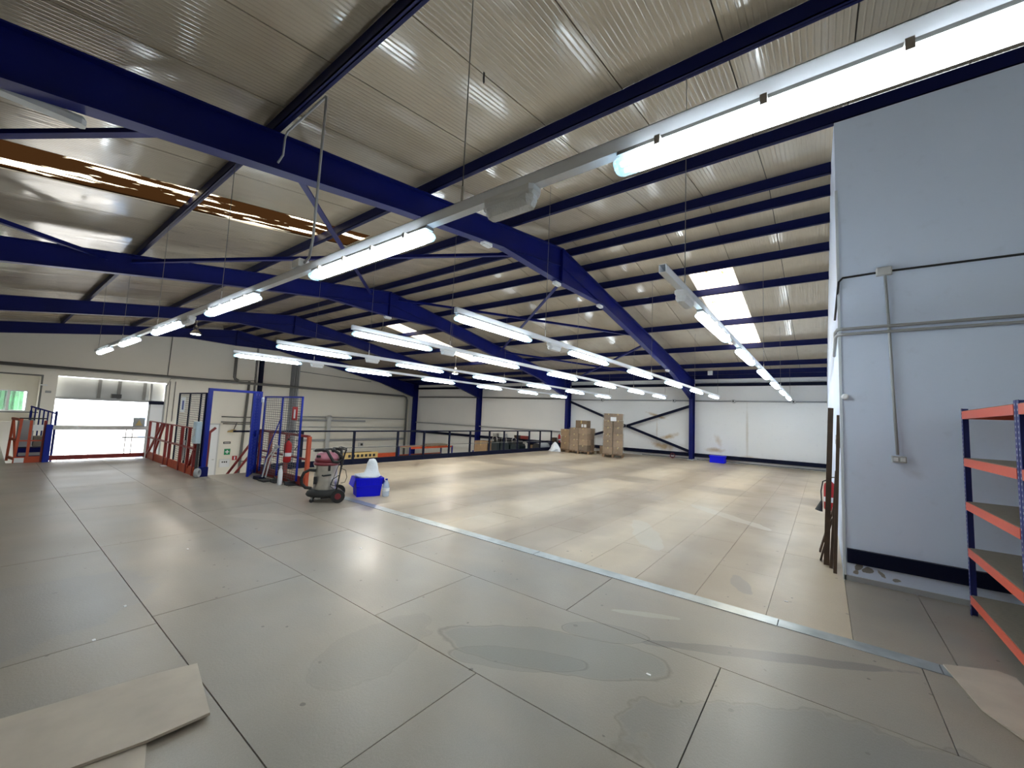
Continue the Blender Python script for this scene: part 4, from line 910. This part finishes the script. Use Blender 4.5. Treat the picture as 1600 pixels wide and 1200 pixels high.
for x in (3.28,): post(x, YF); post(x, YK)

# ------------------------------------------------------------------ cartons on pallets
def pallet(cx, cy, w_, d_, ang, label):
    t = thing('pallet', label, 'pallet', (cx, cy, 0), ang, 'wooden pallets under the cartons', world=False)
    for k in range(5): yy = -d_/2+k*(d_-.1)/4; MB().box((-w_/2, yy, .12), (w_/2, yy+.1, .142)).build('slat', 'wood', t, origin=O)
    for k in range(3):
        xx = -w_/2+k*(w_-.1)/2; MB().box((xx, -d_/2, .098), (xx+.1, d_/2, .12)).build('stringer', 'wood', t, origin=O)
        for j in range(3): yy = -d_/2+j*(d_-.1)/2; MB().box((xx, yy, .0), (xx+.1, yy+.1, .098)).build('block', 'wood', t, origin=O)
    return t
def stack(cx, cy, ang, nx, ny_, nz, sz, z0, where, film=True, jit=.012):
    rot = Matrix.Translation((cx, cy, 0)) @ Matrix.Rotation(ang, 4, 'Z')
    sx, sy, szz = sz; grp = 'cartons in the '+where
    ln = ['lowest', 'second', 'third', 'fourth', 'fifth', 'sixth', 'seventh']
    for k in range(nz):
        for i in range(nx):
            for j in range(ny_):
                p = rot @ Vector(((i-(nx-1)/2)*sx+random.uniform(-jit, jit), (j-(ny_-1)/2)*sy+random.uniform(-jit, jit), z0+k*szz))
                lv = 'top' if k == nz-1 else ln[k]
                cn = ('' if nx*ny_ == 1 else ('near ' if i == 0 else 'rear ') + ('right ' if j == 0 else 'left ' if j == ny_-1 else 'middle '))
                tt = thing('carton', f'brown carton, {lv} layer {cn}in the {where}', 'carton', p, ang+random.uniform(-.02, .02), grp, world=False)
                tt['label'] = ' '.join(f'{cn}brown carton, {lv} layer of the {where}'.split())
                MB().box((-sx/2+.013, -sy/2+.013, .002), (sx/2-.013, sy/2-.013, szz-.008)).build('carton_box', 'card', tt, origin=O)
                MB().box((-sx/2+.010, -.025, szz*.75), (-sx/2+.013, .025, szz-.008)).box((-sx/2+.013, -.025, szz-.008), (sx/2-.013, .025, szz-.006)).build('packing_tape', 'yellow', tt, origin=O)
    if film:
        W_, D_ = nx*sx/2+.03, ny_*sy/2+.03; mb = MB(); n = 10; vs = []; fs = []
        per = [(-W_, -D_+2*D_*i/6) for i in range(6)]+[(-W_+2*W_*i/6, D_) for i in range(6)]+[(W_, D_-2*D_*i/6) for i in range(6)]+[(W_-2*W_*i/6, -D_) for i in range(6)]
        for kz in range(12):
            for (x, y_) in per: vs.append(tuple(rot @ Vector((x+random.uniform(-.018, .014), y_+random.uniform(-.018, .014), z0+.01+(nz*szz-.02)*kz/11))))
        q = len(per)
        for kz in range(11):
            for i in range(q): fs.append((kz*q+i, kz*q+(i+1) % q, kz*q+q+(i+1) % q, kz*q+q+i))
        mb.poly(vs, fs); solo('stretch_wrap', mb, 'film', f'clear stretch wrap around the {where}', 'plastic wrap')
random.seed(5)
pallet(19.25, 9.95, 1.2, 1.25, 0, 'wooden pallet under the medium-height carton stack')
stack(19.2, 10.0, .05, 2, 2, 4, (.48, .50, .29), .142, 'medium-height wrapped stack')
def carton(x, y_, z, sx, sy, h_, ang, label, lab=False):
    tt = thing('carton', label, 'carton', (x, y_, z), ang, None, world=False)
    MB().box((-sx/2, -sy/2, .001), (sx/2, sy/2, h_)).build('carton_box', 'card', tt, origin=O)
    MB().box((-sx/2-.002, -.03, h_*.6), (-sx/2-.0005, .03, h_)).box((-sx/2, -.03, h_+.0005), (sx/2, .03, h_+.0015)).build('packing_tape', 'yellow', tt, origin=O)
    if lab: MB().box((-sx/2-.006, -sy/2+.03, h_*.1), (-sx/2-.003, -sy/2+.16, h_*.5)).box((-sx/2-.006, -sy/2+.20, h_*.1), (-sx/2-.003, -sy/2+.30, h_*.5)).build('shipping_label', 'tape', tt, origin=O)
    return tt
carton(19.15, 9.95, 1.305, .5, .62, .38, .1, 'single brown carton with white labels on top of the medium stack', True)
stack(19.35, 10.95, 0, 1, 1, 3, (.6, .55, .35), .142+.05, 'leftmost narrow stack', film=False)
pallet(19.35, 11.1, .9, .8, 0, 'wooden pallet under the leftmost narrow stack')
for c in [o for o in COL.objects if o.name.startswith('carton') and o.get('group') == 'cartons in the leftmost narrow stack']: c.location.z -= .05
pallet(19.05, 8.2, 1.2, 1.0, .35, 'wooden pallet under the tallest carton stack')
stack(19.05, 8.22, .35, 2, 2, 6, (.46, .46, .325), .142, 'tallest wrapped stack')
solo('sheet_of_paper', MB().poly([rot_ @ Vector(v) for rot_ in [Matrix.Translation((19.05, 8.22, 0)) @ Matrix.Rotation(.35, 4, 'Z')] for v in [(-.51, -.15, 1.72), (-.51, .12, 1.72), (-.51, .12, 1.92), (-.51, -.15, 1.92), (-.508, -.15, 1.72), (-.508, .12, 1.72), (-.508, .12, 1.92), (-.508, -.15, 1.92)]], [(0,1,2,3),(4,5,6,7),(0,1,5,4),(1,2,6,5),(2,3,7,6),(3,0,4,7)]), 'tape', 'white paper taped to the tallest stack near its top', 'paper')
carton(19.9, 9.05, 0, .4, .4, .42, .1, 'small brown carton on the floor between the two tall stacks')
fm = MB(); random.seed(9); n = 12; vs = []
for i, (r, z) in enumerate(((.34, .004), (.30, .14), (.2, .3), (.12, .42), (.03, .5))):
    for k in range(n): a = 2*math.pi*k/n; q = r*(1+random.uniform(-.25, .25)); vs.append((18.55+q*math.cos(a)*.7, 11.25+q*math.sin(a), z))
fm.poly(vs, [(i*n+k, i*n+(k+1) % n, i*n+n+(k+1) % n, i*n+n+k) for i in range(4) for k in range(n)]+[tuple(range(n-1, -1, -1)), tuple(range(4*n, 5*n))])
solo('plastic_film', fm, 'bag', 'crumpled heap of clear film on the floor beside the railing end', 'plastic wrap')
# blue crate at the far wall
t = thing('storage_crate', 'blue plastic crate on the floor against the far wall', 'crate', (21.1, 3.93, 0))
MB().bevbox((20.9, 3.62, 0), (21.38, 4.24, .30), .02).build('crate_body', 'box_blue', t); MB().box((20.88, 3.60, .26), (21.4, 4.26, .32)).build('lid', 'box_blue', t)
solo('cable_coil', MB().tube([(21.2+.0*math.cos(a), 6.0+.11*math.cos(a), .14+.11*math.sin(a)) for a in [2*math.pi*k/14 for k in range(15)]], .02, 6), 'dred', 'small coil of hose on the floor below the cross brace', 'hose')
# thin pipe along the foot of the far wall
pipe([(X1-.16, YS+.1, .05), (X1-.16, 4.9, .05)], .02, 'pipe', 'thin pipe at the foot of the far wall right of the column')
pipe([(X1-.16, 5.3, .05), (X1-.16, 7.6, .05)], .02, 'pipe', 'thin pipe at the foot of the far wall below the brace')

# ------------------------------------------------------------------ lower level things beyond the railing
def rack(x0, x1, y0, y1, z0, zt, label):
    t = thing('pallet_rack', label, 'racking', ((x0+x1)/2, (y0+y1)/2, LOW))
    for x in (x0, x1):
        for y_ in (y0, y1): MB().box((x-.04, y_-.04, LOW), (x+.04, y_+.04, zt)).build('upright', 'blue2', t)
    for y_ in (y0, y1):
        for z in (z0, zt-.12): MB().box((x0, y_-.025, z), (x1, y_+.025, z+.12)).build('beam', 'orange', t)
    MB().box((x0, y0, zt-.10), (x1, y1, zt-.06)).build('deck', 'ply', t)
    MB().box((x0, y0, z0+.03), (x1, y1, z0+.06)).build('deck', 'dwood', t)
    return t
rack(16.3, 19.9, 20.3, 21.4, -1.1, -.42, 'orange beamed pallet rack on the lower level left of the third column')
carton(18.9, 20.8, -.48, 1.5, .6, .16, 0, 'flat brown carton lying on the orange rack')
rack(20.2, 21.2, 15.2, 18.6, -1.3, -.62, 'orange beamed rack on the lower level under the big carton')
t_ = carton(20.7, 18.0, -.68, .9, 1.1, .72, 0, 'big dark brown carton on the lower rack behind the railing')
carton(20.7, 16.95, -.68, .7, .8, .5, 0, 'brown carton right of the big one on the lower rack')
solo('drum', MB().lathe((20.7, 16.2, -.68), [(.26, 0), (.28, .05), (.28, .5), (.26, .56)], 18), 'blue2', 'dark blue drum at the right of the lower rack cartons', 'drum')
t = thing('plastic_crate', 'yellow slotted crate on the lower level behind the vacuum cleaner', 'crate', (11.9, 19.5, -1.2))
MB().box((11.35, 19.4, -1.25), (13.4, 19.44, -.5)).build('crate_front', 'yellow', t); MB().box((11.35, 19.44, -1.25), (13.4, 20.2, -.55)).build('crate_body', 'dwood', t)
sl = MB()
for i in range(7):
    for j in range(3): sl.box((11.65+i*.24, 19.385, -1.2+j*.23), (11.79+i*.24, 19.399, -1.06+j*.23))
sl.build('slots', 'black', t, kind='stuff')
solo('orange_beam', MB().box((14.2, 21.3, -1.15), (16.1, 21.42, -.82)), 'orange', 'short orange beam end on the lower level left of the rack', 'beam')
t = thing('wall_socket', 'small black socket with cable on the left wall below the tray', 'socket', (17.2, YG-.1, -1.0))
MB().bevbox((17.1, YG-.1, -.95), (17.5, YG-.002, -.65), .02).build('box_body', 'lgrey', t); MB().box((17.25, YG-.12, -.88), (17.42, YG-.1, -.72)).build('socket_face', 'black', t)
for i, (y_, l) in enumerate(((16.55, 'left'), (15.8, 'middle'), (15.0, 'right'))):
    t = thing('floor_machine', f'{l} one of three dark teal machines with chrome hoops behind the railing', 'machine', (20.2, y_, LOW), group='dark teal machines behind the railing')
    MB().bevbox((19.9, y_-.34, LOW), (20.8, y_+.34, .12-i*.02), .12).build('machine_body', 'teal', t)
    MB().tube([(19.95, y_-.2, .1), (19.95, y_-.16, .38), (19.95, y_, .45), (19.95, y_+.16, .38), (19.95, y_+.2, .1)], .025, 8).build('hoop', 'chrome', t, smooth=True)
    MB().bevbox((20.05, y_-.22, .1), (20.6, y_+.22, .30), .06).build('seat_pad', 'black', t)
t = thing('storage_shelf', 'dark shelving with odds and ends at the right end of the void', 'shelving', (20.9, 13.3, LOW))
for y_ in (12.45, 13.35, 14.35): MB().box((20.5, y_-.04, LOW), (21.2, y_+.04, .34)).build('upright', 'navy', t)
for z in (-.35, .18): MB().box((20.4, 12.4, z), (21.2, 14.4, z+.10)).build('shelf', 'navy', t)
carton(20.8, 14.0, -.25, .4, .5, .32, 0, 'small brown carton on the dark shelf right of the machines')
for (y_, w_, h_, m_, l) in ((17.6, .30, .22, 'grey', 'small grey box on the far wall ledge, first from the left'), (16.95, .45, .24, 'lgrey', 'pale grey box on the far wall ledge, beside the small grey one'), (15.75, .34, .20, 'dwood', 'dark red-brown box on the far wall ledge'), (15.2, .46, .20, 'red', 'red box on the far wall ledge'), (12.95, .20, .24, 'dwood', 'dark box on the ledge near the fire extinguisher')):
    t = thing('small_box', l, 'box', (X1-.25, y_, .34)); MB().bevbox((X1-.42, y_-w_/2, .34), (X1-.15, y_+w_/2, .34+h_), .01).build('box_body', m_, t); MB().box((X1-.43, y_-w_/2, .34+h_-.04), (X1-.14, y_+w_/2, .345+h_)).build('lid', m_, t)
t = thing('roller_ring', 'dark round hose reel lying at the right end of the railing', 'reel', (18.9, 12.3, -.2))
MB().tube([(19.5, 12.35, .12), (18.4, 12.35, .12)], .24, 18).build('drum', 'black', t, smooth=False); MB().tube([(19.4, 12.35, .12), (18.5, 12.35, .12)], .245, 18).build('band', 'conduit', t)

for o in bpy.data.objects:
    if '_o' in o: del o['_o']
